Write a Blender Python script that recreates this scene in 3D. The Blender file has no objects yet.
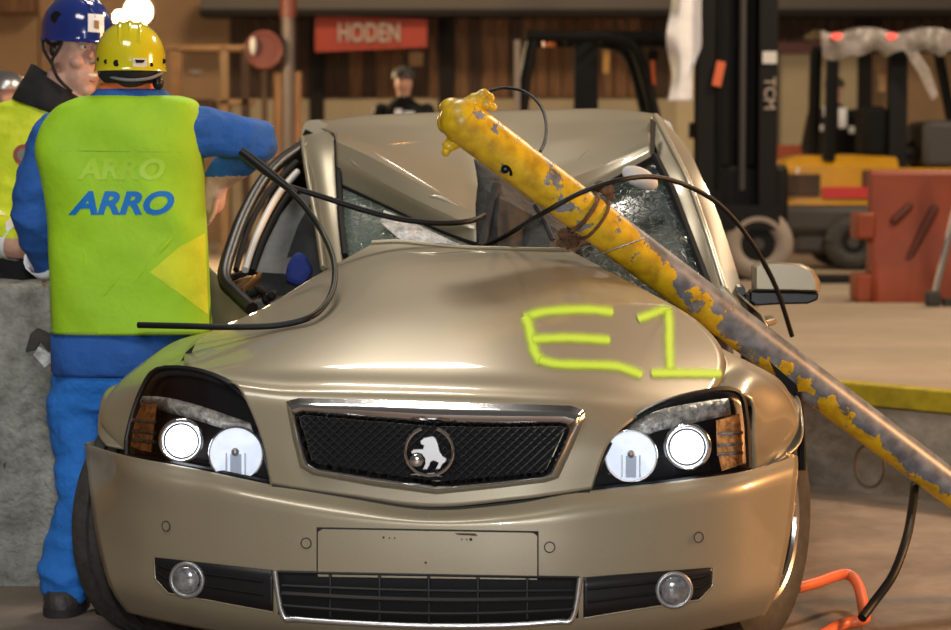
import bpy, bmesh, math, random
from mathutils import Vector, Matrix, Euler
from mathutils.bvhtree import BVHTree
random.seed(7)
S = bpy.context.scene
COL = S.collection

# ------------------------------------------------------------------ camera
F = 2400.0; W, H = 951, 630
CAMZ = 1.33; PITCH = math.atan((315 - 170) / F)
cam_d = bpy.data.cameras.new('camera'); cam = bpy.data.objects.new('camera', cam_d); COL.objects.link(cam)
cam.location = (0, 0, CAMZ); cam.rotation_euler = (math.pi / 2 - PITCH, 0, 0)
cam_d.sensor_width = 36; cam_d.lens = 36 * F / W; cam_d.clip_end = 200
cam_d.dof.use_dof = True; cam_d.dof.focus_distance = 6.4; cam_d.dof.aperture_fstop = 4.2
S.camera = cam
# ------------------------------------------------------------------ world and light
wd = bpy.data.worlds.new('world'); S.world = wd; wd.use_nodes = True
wd.node_tree.nodes['Background'].inputs[0].default_value = (1.0, 0.9, 0.8, 1)
wd.node_tree.nodes['Background'].inputs[1].default_value = 0.085
def light(name, kind, loc, target, power, color, size=1.0, sizey=None, spot=None):
    d = bpy.data.lights.new(name, kind); d.energy = power; d.color = color
    if kind == 'AREA':
        d.size = size
        if sizey: d.shape = 'RECTANGLE'; d.size_y = sizey
    else: d.shadow_soft_size = size
    if spot: d.spot_size = spot; d.spot_blend = 0.6
    o = bpy.data.objects.new(name, d); COL.objects.link(o); o.location = loc
    o.rotation_euler = (Vector(target) - Vector(loc)).to_track_quat('-Z', 'Y').to_euler()
    return o
light('camera_flash', 'AREA', (0.0, -0.05, 1.62), (0, 7, 0.9), 185, (0.95, 0.98, 1), 0.25)
light('ceiling_lamp_front', 'AREA', (-1.6, 3.6, 5.6), (-0.5, 6.8, 0.6), 120, (1, 0.95, 0.87), 2.4, 1.2)
light('ceiling_lamp_middle', 'AREA', (-0.6, 9.5, 5.6), (0, 8.5, 0), 130, (1, 0.92, 0.8), 1.4, 0.5)
light('unseen_side_lamp', 'AREA', (5.5, 6.9, 2.3), (0.9, 6.3, 0.5), 350, (1, 0.5, 0.2), 1.0, 1.0)  # unseen warm lamp added low on the right to tint that side of the car
light('ceiling_lamp_dock', 'AREA', (4.2, 12.5, 6.0), (2.6, 11.0, 0.4), 300, (1, 0.78, 0.55), 1.2, 0.6)
light('fill_light_far', 'AREA', (4.6, 16.8, 5.6), (4.2, 21, 0.8), 260, (1, 0.8, 0.58), 1.2, 0.6)  # unseen fill added over the dock to brighten the forklifts
light('ceiling_lamp_rear', 'AREA', (-1.0, 23.0, 7.0), (-1.5, 29, 2), 270, (1, 0.72, 0.45), 1.5, 0.8)
vs = S.view_settings
S.display_settings.display_device = 'sRGB'
vs.view_transform = 'Standard'; vs.look = 'None'; vs.gamma = 1.0; vs.use_curve_mapping = False
vs.exposure = 0.0

# ------------------------------------------------------------------ projection helpers
FW = Vector((0, math.cos(PITCH), -math.sin(PITCH))); UP = Vector((0, math.sin(PITCH), math.cos(PITCH))); CAM = Vector((0, 0, CAMZ))
def ray(px, py): return FW + Vector((1, 0, 0)) * ((px - 475.5) / F) + UP * (-(py - 315) / F)
def P(px, py, y):                       # point on the pixel's ray at distance y from the camera plane
    d = ray(px, py); return CAM + d * (y / d.y)
def PZ(px, py, z):                      # point on the pixel's ray at height z
    d = ray(px, py); return CAM + d * ((z - CAMZ) / d.z)
YAW = math.radians(3.4); AX = Vector((math.sin(YAW), math.cos(YAW), 0)); BX = Vector((math.cos(YAW), -math.sin(YAW), 0))
CO = Vector((-0.112, 5.8, 0))
def C(u, v, z): return CO + BX * u + AX * v + Vector((0, 0, z))      # car coordinates: across, behind nose, up
def L(px, py, v):
    d = ray(px, py); k = (v - (CAM - CO).dot(AX)) / d.dot(AX); return CAM + d * k
def plan(u):
    a = min(abs(u) / 0.955, 1.0); return 0.75 * (1 - (1 - a ** 2.6) ** (1 / 2.6))
def LP(px, py, off=0.0):
    v = 0.2
    for i in range(40):
        p = L(px, py, v); u = (p - CO).dot(BX); v = 0.6 * v + 0.4 * (plan(u) + off)
    return L(px, py, v)

# ------------------------------------------------------------------ materials
MAT = {}
def mat(name, col, rough=0.5, metal=0.0, var=0.0, scale=8.0, bump=0.0, bscale=None, coat=0.0, emit=None, estr=0.0, col2=None, spec=0.5, alpha=1.0, detail=6.0, stretch=None):
    m = bpy.data.materials.new(name); m.use_nodes = True; nt = m.node_tree; b = nt.nodes['Principled BSDF']
    c = (*col, 1)
    b.inputs['Base Color'].default_value = c; b.inputs['Roughness'].default_value = rough; b.inputs['Metallic'].default_value = metal
    b.inputs['Coat Weight'].default_value = coat; b.inputs['Coat Roughness'].default_value = 0.06
    b.inputs['Specular IOR Level'].default_value = spec; b.inputs['Alpha'].default_value = alpha
    if emit: b.inputs['Emission Color'].default_value = (*emit, 1); b.inputs['Emission Strength'].default_value = estr
    tc = nt.nodes.new('ShaderNodeTexCoord'); vec = tc.outputs['Object']
    if stretch:
        mp = nt.nodes.new('ShaderNodeMapping'); mp.inputs['Scale'].default_value = stretch; nt.links.new(vec, mp.inputs[0]); vec = mp.outputs[0]
    if var > 0 or col2:
        n = nt.nodes.new('ShaderNodeTexNoise'); n.inputs['Scale'].default_value = scale; n.inputs['Detail'].default_value = detail; n.inputs['Roughness'].default_value = 0.65
        nt.links.new(vec, n.inputs['Vector'])
        r = nt.nodes.new('ShaderNodeValToRGB'); r.color_ramp.elements[0].position = 0.36; r.color_ramp.elements[1].position = 0.64
        a2 = col2 if col2 else tuple(x * (1 + var) for x in col)
        a1 = col if col2 else tuple(x * (1 - var) for x in col)
        r.color_ramp.elements[0].color = (*a1, 1); r.color_ramp.elements[1].color = (*a2, 1)
        nt.links.new(n.outputs['Fac'], r.inputs['Fac']); nt.links.new(r.outputs['Color'], b.inputs['Base Color'])
    if bump > 0:
        n2 = nt.nodes.new('ShaderNodeTexNoise'); n2.inputs['Scale'].default_value = bscale or scale * 3; n2.inputs['Detail'].default_value = 5
        nt.links.new(vec, n2.inputs['Vector'])
        bp = nt.nodes.new('ShaderNodeBump'); bp.inputs['Strength'].default_value = bump; bp.inputs['Distance'].default_value = 0.03
        nt.links.new(n2.outputs['Fac'], bp.inputs['Height']); nt.links.new(bp.outputs['Normal'], b.inputs['Normal'])
    MAT[name] = m; return m
paint = mat('gold_paint', (0.295, 0.25, 0.168), 0.38, 0.3, 0.04, 260, coat=0.6)
mat('paint_gap', (0.015, 0.013, 0.012), 0.8)
mat('black_plastic', (0.008, 0.008, 0.009), 0.4, spec=0.35)
mat('matt_black', (0.005, 0.005, 0.0055), 0.75, spec=0.2)
mat('gloss_black', (0.006, 0.006, 0.008), 0.22)
mat('chrome', (0.78, 0.78, 0.80), 0.12, 1.0)
mat('satin_silver', (0.55, 0.55, 0.56), 0.3, 0.9)
mat('rubber', (0.04, 0.037, 0.034), 0.7, 0, 0.3, 30)
mat('alloy', (0.6, 0.58, 0.55), 0.25, 0.9)
mat('amber', (0.95, 0.42, 0.14), 0.25, 0.0, 0.5, 60, coat=0.6)
mat('lamp_white', (1, 1, 1), 0.3, emit=(0.9, 0.95, 1.0), estr=5.0)
mat('lamp_soft', (0.72, 0.76, 0.85), 0.3, emit=(0.72, 0.82, 1.0), estr=0.45, var=0.1, scale=40)
mat('fog_glass', (0.30, 0.30, 0.31), 0.12, 0.6, 0.4, 60, coat=0.7)
mat('clear_strip', (0.45, 0.42, 0.38), 0.18, 0.2, 0.5, 50, 0.4, 70)
mat('grey_trim', (0.20, 0.20, 0.20), 0.7, 0, 0.2, 12)
mat('light_trim', (0.62, 0.61, 0.58), 0.45)
mat('dark_interior', (0.03, 0.03, 0.032), 0.85, 0, 0.4, 9, 0.3, 20)
mat('liner_dark', (0.035, 0.033, 0.03), 0.8, 0, 0.4, 9, 0.6, 14)
mat('blue_cloth', (0.018, 0.105, 0.40), 0.85, 0, 0.12, 5, 0.85, 9)
mat('trouser_blue', (0.016, 0.17, 0.60), 0.85, 0, 0.10, 5, 0.9, 9)
mat('dark_blue', (0.012, 0.03, 0.20), 0.8)
mat('hivis_green', (0.33, 0.62, 0.012), 0.7, 0, 0.10, 3, 0.5, 6)
mat('hivis_yellow', (0.62, 0.74, 0.02), 0.7, 0, 0.08, 4, 0.6, 8)
mat('vest_seam', (0.24, 0.40, 0.03), 0.8)
mat('arro_blue', (0.0, 0.17, 0.55), 0.7)
mat('arro_faded', (0.365, 0.63, 0.012), 0.5)
mat('reflective', (0.9, 0.92, 0.95), 0.3)
mat('skin', (0.60, 0.34, 0.26), 0.5, 0, 0.12, 25)
mat('lips', (0.42, 0.14, 0.12), 0.4)
mat('teeth', (0.8, 0.76, 0.68), 0.3)
mat('eye_white', (0.75, 0.73, 0.7), 0.2)
mat('hair', (0.03, 0.022, 0.018), 0.7)
mat('helmet_yellow', (0.60, 0.52, 0.012), 0.16, coat=0.7)
mat('helmet_blue', (0.012, 0.03, 0.19), 0.14, coat=0.8)
mat('black_cloth', (0.014, 0.014, 0.016), 0.9, 0, 0.2, 10, 0.4, 12)
mat('orange_cloth', (0.75, 0.16, 0.03), 0.8)
mat('boot', (0.035, 0.03, 0.028), 0.55, 0, 0.4, 15, 0.4, 30)
mat('sole', (0.02, 0.018, 0.016), 0.8)
mat('spray', (0.45, 0.70, 0.0), 0.6)
mat('barrier_concrete', (0.14, 0.14, 0.12), 0.92, 0, 0, 7, 0.9, 26, col2=(0.37, 0.37, 0.34), detail=9)
mat('lamp_column', (0.35, 0.38, 0.45), 0.4, emit=(0.6, 0.75, 1.0), estr=0.12)
mat('stone_chip', (0.05, 0.045, 0.04), 0.9, 0, 0.3, 20)
mat('floor_concrete', (0.115, 0.085, 0.062), 0.6, 0, 0, 1.6, 0.25, 12, col2=(0.24, 0.185, 0.14), detail=9)
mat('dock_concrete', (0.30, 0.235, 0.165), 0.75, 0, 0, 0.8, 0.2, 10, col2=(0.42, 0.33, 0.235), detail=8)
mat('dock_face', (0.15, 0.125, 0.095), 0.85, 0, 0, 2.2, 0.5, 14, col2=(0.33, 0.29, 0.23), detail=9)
mat('edge_yellow', (0.36, 0.28, 0.01), 0.6, 0, 0.25, 7)
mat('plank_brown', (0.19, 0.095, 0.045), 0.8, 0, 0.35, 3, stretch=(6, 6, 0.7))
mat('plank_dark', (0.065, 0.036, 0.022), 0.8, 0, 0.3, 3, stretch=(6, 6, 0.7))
mat('wall_tan', (0.36, 0.23, 0.125), 0.8, 0, 0.12, 1.5)
mat('wall_cream', (0.48, 0.40, 0.26), 0.8, 0, 0.08, 2)
mat('beam_grey', (0.11, 0.095, 0.08), 0.6)
mat('beam_dark', (0.018, 0.015, 0.014), 0.7, spec=0.2)
mat('sign_red', (0.42, 0.05, 0.025), 0.6)
mat('sign_white', (0.45, 0.38, 0.32), 0.6)
mat('red_paint', (0.15, 0.04, 0.03), 0.5)
mat('timber', (0.40, 0.23, 0.11), 0.7, 0, 0.2, 4)
mat('post_grey', (0.15, 0.12, 0.11), 0.5, 0.2)
mat('orange_plastic', (0.28, 0.05, 0.015), 0.55, 0, 0.15, 3)
mat('orange_dark', (0.12, 0.03, 0.018), 0.7)
mat('orange_paint', (0.72, 0.15, 0.05), 0.4)
mat('fork_yellow', (0.60, 0.30, 0.015), 0.35, 0, 0.1, 3, coat=0.3)
mat('fork_black', (0.005, 0.0048, 0.0046), 0.55, spec=0.25)
mat('fork_grey', (0.05, 0.045, 0.042), 0.6)
mat('fork_red', (0.55, 0.03, 0.03), 0.5)
mat('tyre_pale', (0.33, 0.27, 0.22), 0.8)
mat('plastic_wrap', (0.55, 0.50, 0.46), 0.25, 0, 0.3, 9, 0.8, 8, alpha=0.6)
mat('tail_red', (0.8, 0.05, 0.04), 0.3, emit=(1, 0.12, 0.08), estr=1.2)
mat('beacon', (0.8, 0.2, 0.02), 0.3)
mat('white_sheet', (0.85, 0.85, 0.88), 0.7, 0, 0.1, 4, 0.6, 5)
mat('work_lamp', (1, 0.9, 0.7), 0.3, emit=(1, 0.80, 0.48), estr=40)
mat('cable_black', (0.006, 0.006, 0.006), 0.5, spec=0.25)
mat('wire_brown', (0.10, 0.07, 0.05), 0.6)
mat('rust', (0.12, 0.06, 0.03), 0.9, 0, 0.5, 30, 0.8, 40)
mat('metal_grey', (0.32, 0.31, 0.31), 0.4, 0.7)
mat('glass_white', (0.55, 0.55, 0.55), 0.4, 0, 0.35, 30, 0.8, 40)

def wear_pole():
    m = bpy.data.materials.new('worn_yellow_pole'); m.use_nodes = True; nt = m.node_tree; b = nt.nodes['Principled BSDF']
    at = nt.nodes.new('ShaderNodeAttribute'); at.attribute_name = 'along'
    tc = nt.nodes.new('ShaderNodeTexCoord')
    n = nt.nodes.new('ShaderNodeTexNoise'); n.inputs['Scale'].default_value = 13; n.inputs['Detail'].default_value = 6; n.inputs['Roughness'].default_value = 0.6
    nt.links.new(tc.outputs['Object'], n.inputs['Vector'])
    ad = nt.nodes.new('ShaderNodeMath'); ad.operation = 'ADD'; nt.links.new(n.outputs['Fac'], ad.inputs[0]); nt.links.new(at.outputs['Fac'], ad.inputs[1])
    r = nt.nodes.new('ShaderNodeValToRGB'); r.color_ramp.elements[0].position = 0.66; r.color_ramp.elements[1].position = 0.68
    r.color_ramp.elements[0].color = (0, 0, 0, 1); r.color_ramp.elements[1].color = (1, 1, 1, 1)
    nt.links.new(ad.outputs[0], r.inputs[0])
    n2 = nt.nodes.new('ShaderNodeTexNoise'); n2.inputs['Scale'].default_value = 22; n2.inputs['Detail'].default_value = 6; nt.links.new(tc.outputs['Object'], n2.inputs['Vector'])
    g = nt.nodes.new('ShaderNodeValToRGB'); g.color_ramp.elements[0].position = 0.35; g.color_ramp.elements[1].position = 0.65
    g.color_ramp.elements[0].color = (0.09, 0.10, 0.115, 1); g.color_ramp.elements[1].color = (0.22, 0.24, 0.27, 1); nt.links.new(n2.outputs['Fac'], g.inputs[0])
    y = nt.nodes.new('ShaderNodeValToRGB'); y.color_ramp.elements[0].position = 0.3; y.color_ramp.elements[1].position = 0.6
    y.color_ramp.elements[0].color = (0.38, 0.22, 0.008, 1); y.color_ramp.elements[1].color = (0.66, 0.42, 0.01, 1); nt.links.new(n2.outputs['Fac'], y.inputs[0])
    mx = nt.nodes.new('ShaderNodeMix'); mx.data_type = 'RGBA'
    nt.links.new(r.outputs[0], mx.inputs[0]); nt.links.new(y.outputs[0], mx.inputs[6]); nt.links.new(g.outputs[0], mx.inputs[7])
    nt.links.new(mx.outputs[2], b.inputs['Base Color']); b.inputs['Roughness'].default_value = 0.38
    bp = nt.nodes.new('ShaderNodeBump'); bp.inputs['Strength'].default_value = 0.5; bp.inputs['Distance'].default_value = 0.01; bp.invert = True
    nt.links.new(r.outputs[0], bp.inputs['Height']); nt.links.new(bp.outputs[0], b.inputs['Normal'])
    MAT['pole'] = m
wear_pole()
def crack_glass(name, dark, light_, scale, amount, alpha):
    m = bpy.data.materials.new(name); m.use_nodes = True; nt = m.node_tree; b = nt.nodes['Principled BSDF']
    tc = nt.nodes.new('ShaderNodeTexCoord')
    n = nt.nodes.new('ShaderNodeTexNoise'); n.inputs['Scale'].default_value = 6; nt.links.new(tc.outputs['Object'], n.inputs['Vector'])
    mixv = nt.nodes.new('ShaderNodeMix'); mixv.data_type = 'VECTOR'; mixv.inputs[0].default_value = 0.085
    nt.links.new(tc.outputs['Object'], mixv.inputs[4]); nt.links.new(n.outputs['Color'], mixv.inputs[5])
    fac = None
    for sc, wdt in ((scale, 0.05), (scale * 2.6, 0.07)):
        v = nt.nodes.new('ShaderNodeTexVoronoi'); v.feature = 'DISTANCE_TO_EDGE'; v.inputs['Scale'].default_value = sc; nt.links.new(mixv.outputs[1], v.inputs['Vector'])
        r = nt.nodes.new('ShaderNodeValToRGB'); r.color_ramp.elements[0].color = (1, 1, 1, 1); r.color_ramp.elements[1].color = (0, 0, 0, 1)
        r.color_ramp.elements[0].position = 0.0; r.color_ramp.elements[1].position = wdt; nt.links.new(v.outputs['Distance'], r.inputs[0])
        if fac is None: fac = r.outputs[0]
        else:
            mx = nt.nodes.new('ShaderNodeMath'); mx.operation = 'MAXIMUM'; nt.links.new(fac, mx.inputs[0]); nt.links.new(r.outputs[0], mx.inputs[1]); fac = mx.outputs[0]
    ml = nt.nodes.new('ShaderNodeMath'); ml.operation = 'MULTIPLY'; ml.inputs[1].default_value = amount; nt.links.new(fac, ml.inputs[0])
    mc = nt.nodes.new('ShaderNodeMix'); mc.data_type = 'RGBA'; mc.inputs[6].default_value = (*dark, 1); mc.inputs[7].default_value = (*light_, 1)
    nt.links.new(ml.outputs[0], mc.inputs[0]); nt.links.new(mc.outputs[2], b.inputs['Base Color']); b.inputs['Roughness'].default_value = 0.2
    ma = nt.nodes.new('ShaderNodeMath'); ma.operation = 'MAXIMUM'; ma.inputs[1].default_value = alpha; nt.links.new(ml.outputs[0], ma.inputs[0]); nt.links.new(ma.outputs[0], b.inputs['Alpha'])
    bp = nt.nodes.new('ShaderNodeBump'); bp.inputs['Strength'].default_value = 0.6; bp.inputs['Distance'].default_value = 0.01; nt.links.new(fac, bp.inputs['Height']); nt.links.new(bp.outputs[0], b.inputs['Normal'])
    MAT[name] = m
crack_glass('glass_cracked', (0.02, 0.035, 0.033), (0.30, 0.37, 0.35), 26, 0.6, 0.72)
crack_glass('glass_green', (0.09, 0.14, 0.12), (0.5, 0.58, 0.54), 18, 0.55, 0.65)
def clear_lens(name, tint=(1, 1, 1)):
    m = bpy.data.materials.new(name); m.use_nodes = True; nt = m.node_tree; nt.nodes.remove(nt.nodes['Principled BSDF'])
    t = nt.nodes.new('ShaderNodeBsdfTransparent'); t.inputs[0].default_value = (*tint, 1); g = nt.nodes.new('ShaderNodeBsdfGlossy'); g.inputs['Roughness'].default_value = 0.04
    fr = nt.nodes.new('ShaderNodeFresnel'); fr.inputs[0].default_value = 1.45; mx = nt.nodes.new('ShaderNodeMixShader')
    nt.links.new(fr.outputs[0], mx.inputs[0]); nt.links.new(t.outputs[0], mx.inputs[1]); nt.links.new(g.outputs[0], mx.inputs[2])
    nt.links.new(mx.outputs[0], nt.nodes['Material Output'].inputs[0]); MAT[name] = m
clear_lens('lens_clear'); clear_lens('window_glass', (0.45, 0.5, 0.48))
def spray_mat():
    m = MAT['spray']; nt = m.node_tree; b = nt.nodes['Principled BSDF']
    at = nt.nodes.new('ShaderNodeAttribute'); at.attribute_name = 'edge'
    n = nt.nodes.new('ShaderNodeTexNoise'); n.inputs['Scale'].default_value = 300; tc = nt.nodes.new('ShaderNodeTexCoord'); nt.links.new(tc.outputs['Object'], n.inputs['Vector'])
    a = nt.nodes.new('ShaderNodeMath'); a.operation = 'MULTIPLY_ADD'; a.inputs[1].default_value = 0.4; a.inputs[2].default_value = -0.2; nt.links.new(n.outputs['Fac'], a.inputs[0])
    s = nt.nodes.new('ShaderNodeMath'); s.operation = 'ADD'; nt.links.new(at.outputs['Fac'], s.inputs[0]); nt.links.new(a.outputs[0], s.inputs[1])
    r = nt.nodes.new('ShaderNodeMapRange'); r.interpolation_type = 'SMOOTHSTEP'; r.inputs[1].default_value = 0.0; r.inputs[2].default_value = 1.0; nt.links.new(s.outputs[0], r.inputs[0])
    nt.links.new(r.outputs[0], b.inputs['Alpha'])
spray_mat()

# ------------------------------------------------------------------ object helpers
ORG = {}
def reg(o, org): ORG[o.name] = Vector(org); return o
def org(o): return ORG[o.name] if o else Vector((0, 0, 0))
def tag(o, label=None, cat=None, group=None, kind=None):
    if label: o['label'] = label
    if cat: o['category'] = cat
    if group: o['group'] = group
    if kind: o['kind'] = kind
    return o
def thing(name, label, cat, loc, group=None):
    o = bpy.data.objects.new(name, None); COL.objects.link(o); o.location = loc; o.empty_display_size = 0.1
    reg(o, loc); return tag(o, label, cat, group)
class MB:
    def __init__(s): s.v = []; s.f = []
    def add(s, vs, fs):
        n = len(s.v); s.v += [Vector(x) for x in vs]; s.f += [tuple(i + n for i in f) for f in fs]; return s
    def box(s, c, size, rot=None):
        c = Vector(c); hx, hy, hz = [x / 2 for x in size]
        vs = [Vector((x, y, z)) for x in (-hx, hx) for y in (-hy, hy) for z in (-hz, hz)]
        if rot is not None: vs = [rot @ q for q in vs]
        return s.add([c + q for q in vs], [(0, 1, 3, 2), (4, 6, 7, 5), (0, 4, 5, 1), (2, 3, 7, 6), (0, 2, 6, 4), (1, 5, 7, 3)])
    def bb(s, x0, x1, y0, y1, z0, z1): return s.box(((x0 + x1) / 2, (y0 + y1) / 2, (z0 + z1) / 2), (abs(x1 - x0), abs(y1 - y0), abs(z1 - z0)))
    def tube(s, path, rad, n=10, caps=True, ell=(1, 1), rnd=False):
        path = [Vector(p) for p in path]; m = len(path); rs = rad if isinstance(rad, (list, tuple)) else [rad] * m
        if rnd:
            d0 = (path[0] - path[1]).normalized(); d1 = (path[-1] - path[-2]).normalized()
            pre = [(path[0] + d0 * rs[0] * math.sin(a), rs[0] * math.cos(a)) for a in (1.45, 1.1, 0.6)]
            post = [(path[-1] + d1 * rs[-1] * math.sin(a), rs[-1] * math.cos(a)) for a in (0.6, 1.1, 1.45)]
            path = [q[0] for q in pre] + path + [q[0] for q in post]; rs = [q[1] for q in pre] + list(rs) + [q[1] for q in post]; m = len(path)
        vs = []; up = None
        for i in range(m):
            t = (path[min(i + 1, m - 1)] - path[max(i - 1, 0)]).normalized()
            if up is None:
                up = Vector((0, 0, 1)) if abs(t.z) < 0.9 else Vector((0, 1, 0))
            a = t.cross(up).normalized(); b = a.cross(t).normalized(); up = b
            for k in range(n):
                w = 2 * math.pi * k / n; vs.append(path[i] + a * (math.cos(w) * rs[i] * ell[0]) + b * (math.sin(w) * rs[i] * ell[1]))
        fs = [(i * n + k, i * n + (k + 1) % n, (i + 1) * n + (k + 1) % n, (i + 1) * n + k) for i in range(m - 1) for k in range(n)]
        if caps: fs += [tuple(range(n - 1, -1, -1)), tuple((m - 1) * n + k for k in range(n))]
        return s.add(vs, fs)
    def grid(s, rows):
        n = len(rows[0]); m = len(rows); vs = [p for r in rows for p in r]
        return s.add(vs, [(i * n + k, i * n + k + 1, (i + 1) * n + k + 1, (i + 1) * n + k) for i in range(m - 1) for k in range(n - 1)])
    def rings(s, rows, caps=True):
        n = len(rows[0]); m = len(rows); vs = [p for r in rows for p in r]
        fs = [(i * n + k, i * n + (k + 1) % n, (i + 1) * n + (k + 1) % n, (i + 1) * n + k) for i in range(m - 1) for k in range(n)]
        if caps: fs += [tuple(range(n - 1, -1, -1)), tuple((m - 1) * n + k for k in range(n))]
        return s.add(vs, fs)
    def ellipsoid(s, c, r, rot=None, n=20, m=12, a0=-math.pi / 2, a1=math.pi / 2):
        rows = []
        for i in range(m + 1):
            a = a0 + (a1 - a0) * i / m; a = max(min(a, 1.5), -1.5)
            ring = [Vector((math.cos(a) * math.cos(2 * math.pi * k / n) * r[0], math.cos(a) * math.sin(2 * math.pi * k / n) * r[1], math.sin(a) * r[2])) for k in range(n)]
            rows.append([Vector(c) + (rot @ q if rot is not None else q) for q in ring])
        return s.rings(rows)
    def prism(s, front, back):
        n = len(front)
        return s.add(list(front) + list(back), [tuple(range(n)), tuple(range(2 * n - 1, n - 1, -1))] + [(i, i + n, (i + 1) % n + n, (i + 1) % n) for i in range(n)])
    def disc(s, c, nrm, r, depth=0.0, n=24, ry=None, upv=(0, 0, 1)):
        nrm = Vector(nrm).normalized(); a = Vector(upv).cross(nrm).normalized(); b = nrm.cross(a); ry = ry or r
        f = [Vector(c) + a * math.cos(2 * math.pi * k / n) * r + b * math.sin(2 * math.pi * k / n) * ry for k in range(n)]
        return s.prism(f, [q - nrm * max(depth, 0.002) for q in f])
    def ring(s, c, nrm, r, t, n=36, a0=0, a1=2 * math.pi, m=8, ry=None, upv=(0, 0, 1)):
        nrm = Vector(nrm).normalized(); a = Vector(upv).cross(nrm).normalized(); b = nrm.cross(a); ry = ry or r
        pts = [Vector(c) + a * math.cos(a0 + (a1 - a0) * k / n) * r + b * math.sin(a0 + (a1 - a0) * k / n) * ry for k in range(n + 1)]
        return s.tube(pts, t, m)
    def build(s, name, material, parent=None, smooth=30, loc=None, label=None, bevel=0, solid=0, subsurf=0, soloff=0, fixn=True):
        base = Vector(loc) if loc is not None else org(parent)
        me = bpy.data.meshes.new(name); me.from_pydata([q - base for q in s.v], [], s.f)
        if fixn:
            bm = bmesh.new(); bm.from_mesh(me); bmesh.ops.recalc_face_normals(bm, faces=bm.faces); bm.to_mesh(me); bm.free()
        me.update()
        o = bpy.data.objects.new(name, me); COL.objects.link(o)
        me.materials.append(MAT[material] if isinstance(material, str) else material)
        if parent: o.parent = parent; o.location = base - org(parent)
        else: o.location = base
        reg(o, base)
        if smooth: me.shade_smooth(); me.set_sharp_from_angle(angle=math.radians(smooth))
        if solid:
            md = o.modifiers.new('solid', 'SOLIDIFY'); md.thickness = solid; md.offset = soloff
        if bevel:
            md = o.modifiers.new('bevel', 'BEVEL'); md.width = bevel; md.segments = 2; md.limit_method = 'ANGLE'
        if subsurf:
            md = o.modifiers.new('sub', 'SUBSURF'); md.levels = subsurf; md.render_levels = subsurf
        if label: o['label'] = label
        return o
    def bvh(s): return BVHTree.FromPolygons(s.v, s.f)
def crom(pts, n):
    """resample a polyline of tuples with a Catmull-Rom curve"""
    pts = [Vector(p) for p in pts]; m = len(pts) - 1; out = []
    for i in range(n):
        t = i * m / (n - 1); k = min(int(t), m - 1); t -= k
        p0, p1, p2, p3 = pts[max(k - 1, 0)], pts[k], pts[k + 1], pts[min(k + 2, m)]
        out.append(0.5 * ((2 * p1) + (p2 - p0) * t + (2 * p0 - 5 * p1 + 4 * p2 - p3) * t * t + (3 * p1 - p0 - 3 * p2 + p3) * t ** 3))
    return out
def lin(pts, n):
    pts = [Vector(p) for p in pts]; m = len(pts) - 1; out = []
    for i in range(n):
        t = i * m / (n - 1); k = min(int(t), m - 1); t -= k; out.append(pts[k].lerp(pts[k + 1], t))
    return out
def loft(rows, nu, nv, fu=crom, fv=crom):
    rows = [fu(r, nu) for r in rows]; cols = [fv([r[k] for r in rows], nv) for k in range(nu)]
    return [[cols[k][i] for k in range(nu)] for i in range(nv)]
def hit(bvh, px, py, off=0.0, fallback=None):
    d = ray(px, py).normalized(); h = bvh.ray_cast(CAM, d)
    if h[0] is None: return fallback(px, py) if fallback else None
    n = h[1] if h[1].dot(d) < 0 else -h[1]
    return h[0] + n * off
def band(outer, inner, closed=True):
    n = len(outer); m = MB(); r = range(n if closed else n - 1)
    return m.add(list(outer) + list(inner), [(i, (i + 1) % n, (i + 1) % n + n, i + n) for i in r])
def dens(poly, k=6, closed=True):
    out = []; n = len(poly)
    for i in range(n if closed else n - 1):
        a, b = Vector(poly[i]), Vector(poly[(i + 1) % n])
        out += [a.lerp(b, t / k) for t in range(k)]
    if not closed: out.append(Vector(poly[-1]))
    return out
def text_mesh(txt, size, shear=0.0, offset=0.0, spacing=1.0, extrude=0.0, sx=1.0):
    cu = bpy.data.curves.new('tmp', 'FONT'); cu.body = txt; cu.size = size; cu.shear = shear; cu.offset = offset; cu.space_character = spacing; cu.extrude = extrude
    cu.align_x = 'CENTER'; cu.align_y = 'CENTER'
    o = bpy.data.objects.new('tmp', cu); COL.objects.link(o)
    bpy.context.view_layer.update()
    me = bpy.data.meshes.new_from_object(o.evaluated_get(bpy.context.evaluated_depsgraph_get()))
    bm = bmesh.new(); bm.from_mesh(me); bmesh.ops.subdivide_edges(bm, edges=[e for e in bm.edges if e.calc_length() > size * 0.15], cuts=2); bmesh.ops.triangulate(bm, faces=bm.faces)
    vs = [Vector((q.co.x * sx, q.co.y, q.co.z)) for q in bm.verts]; bm.verts.index_update(); fs = [tuple(q.index for q in f.verts) for f in bm.faces]
    bm.free(); bpy.data.objects.remove(o); bpy.data.meshes.remove(me); bpy.data.curves.remove(cu)
    return vs, fs

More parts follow.
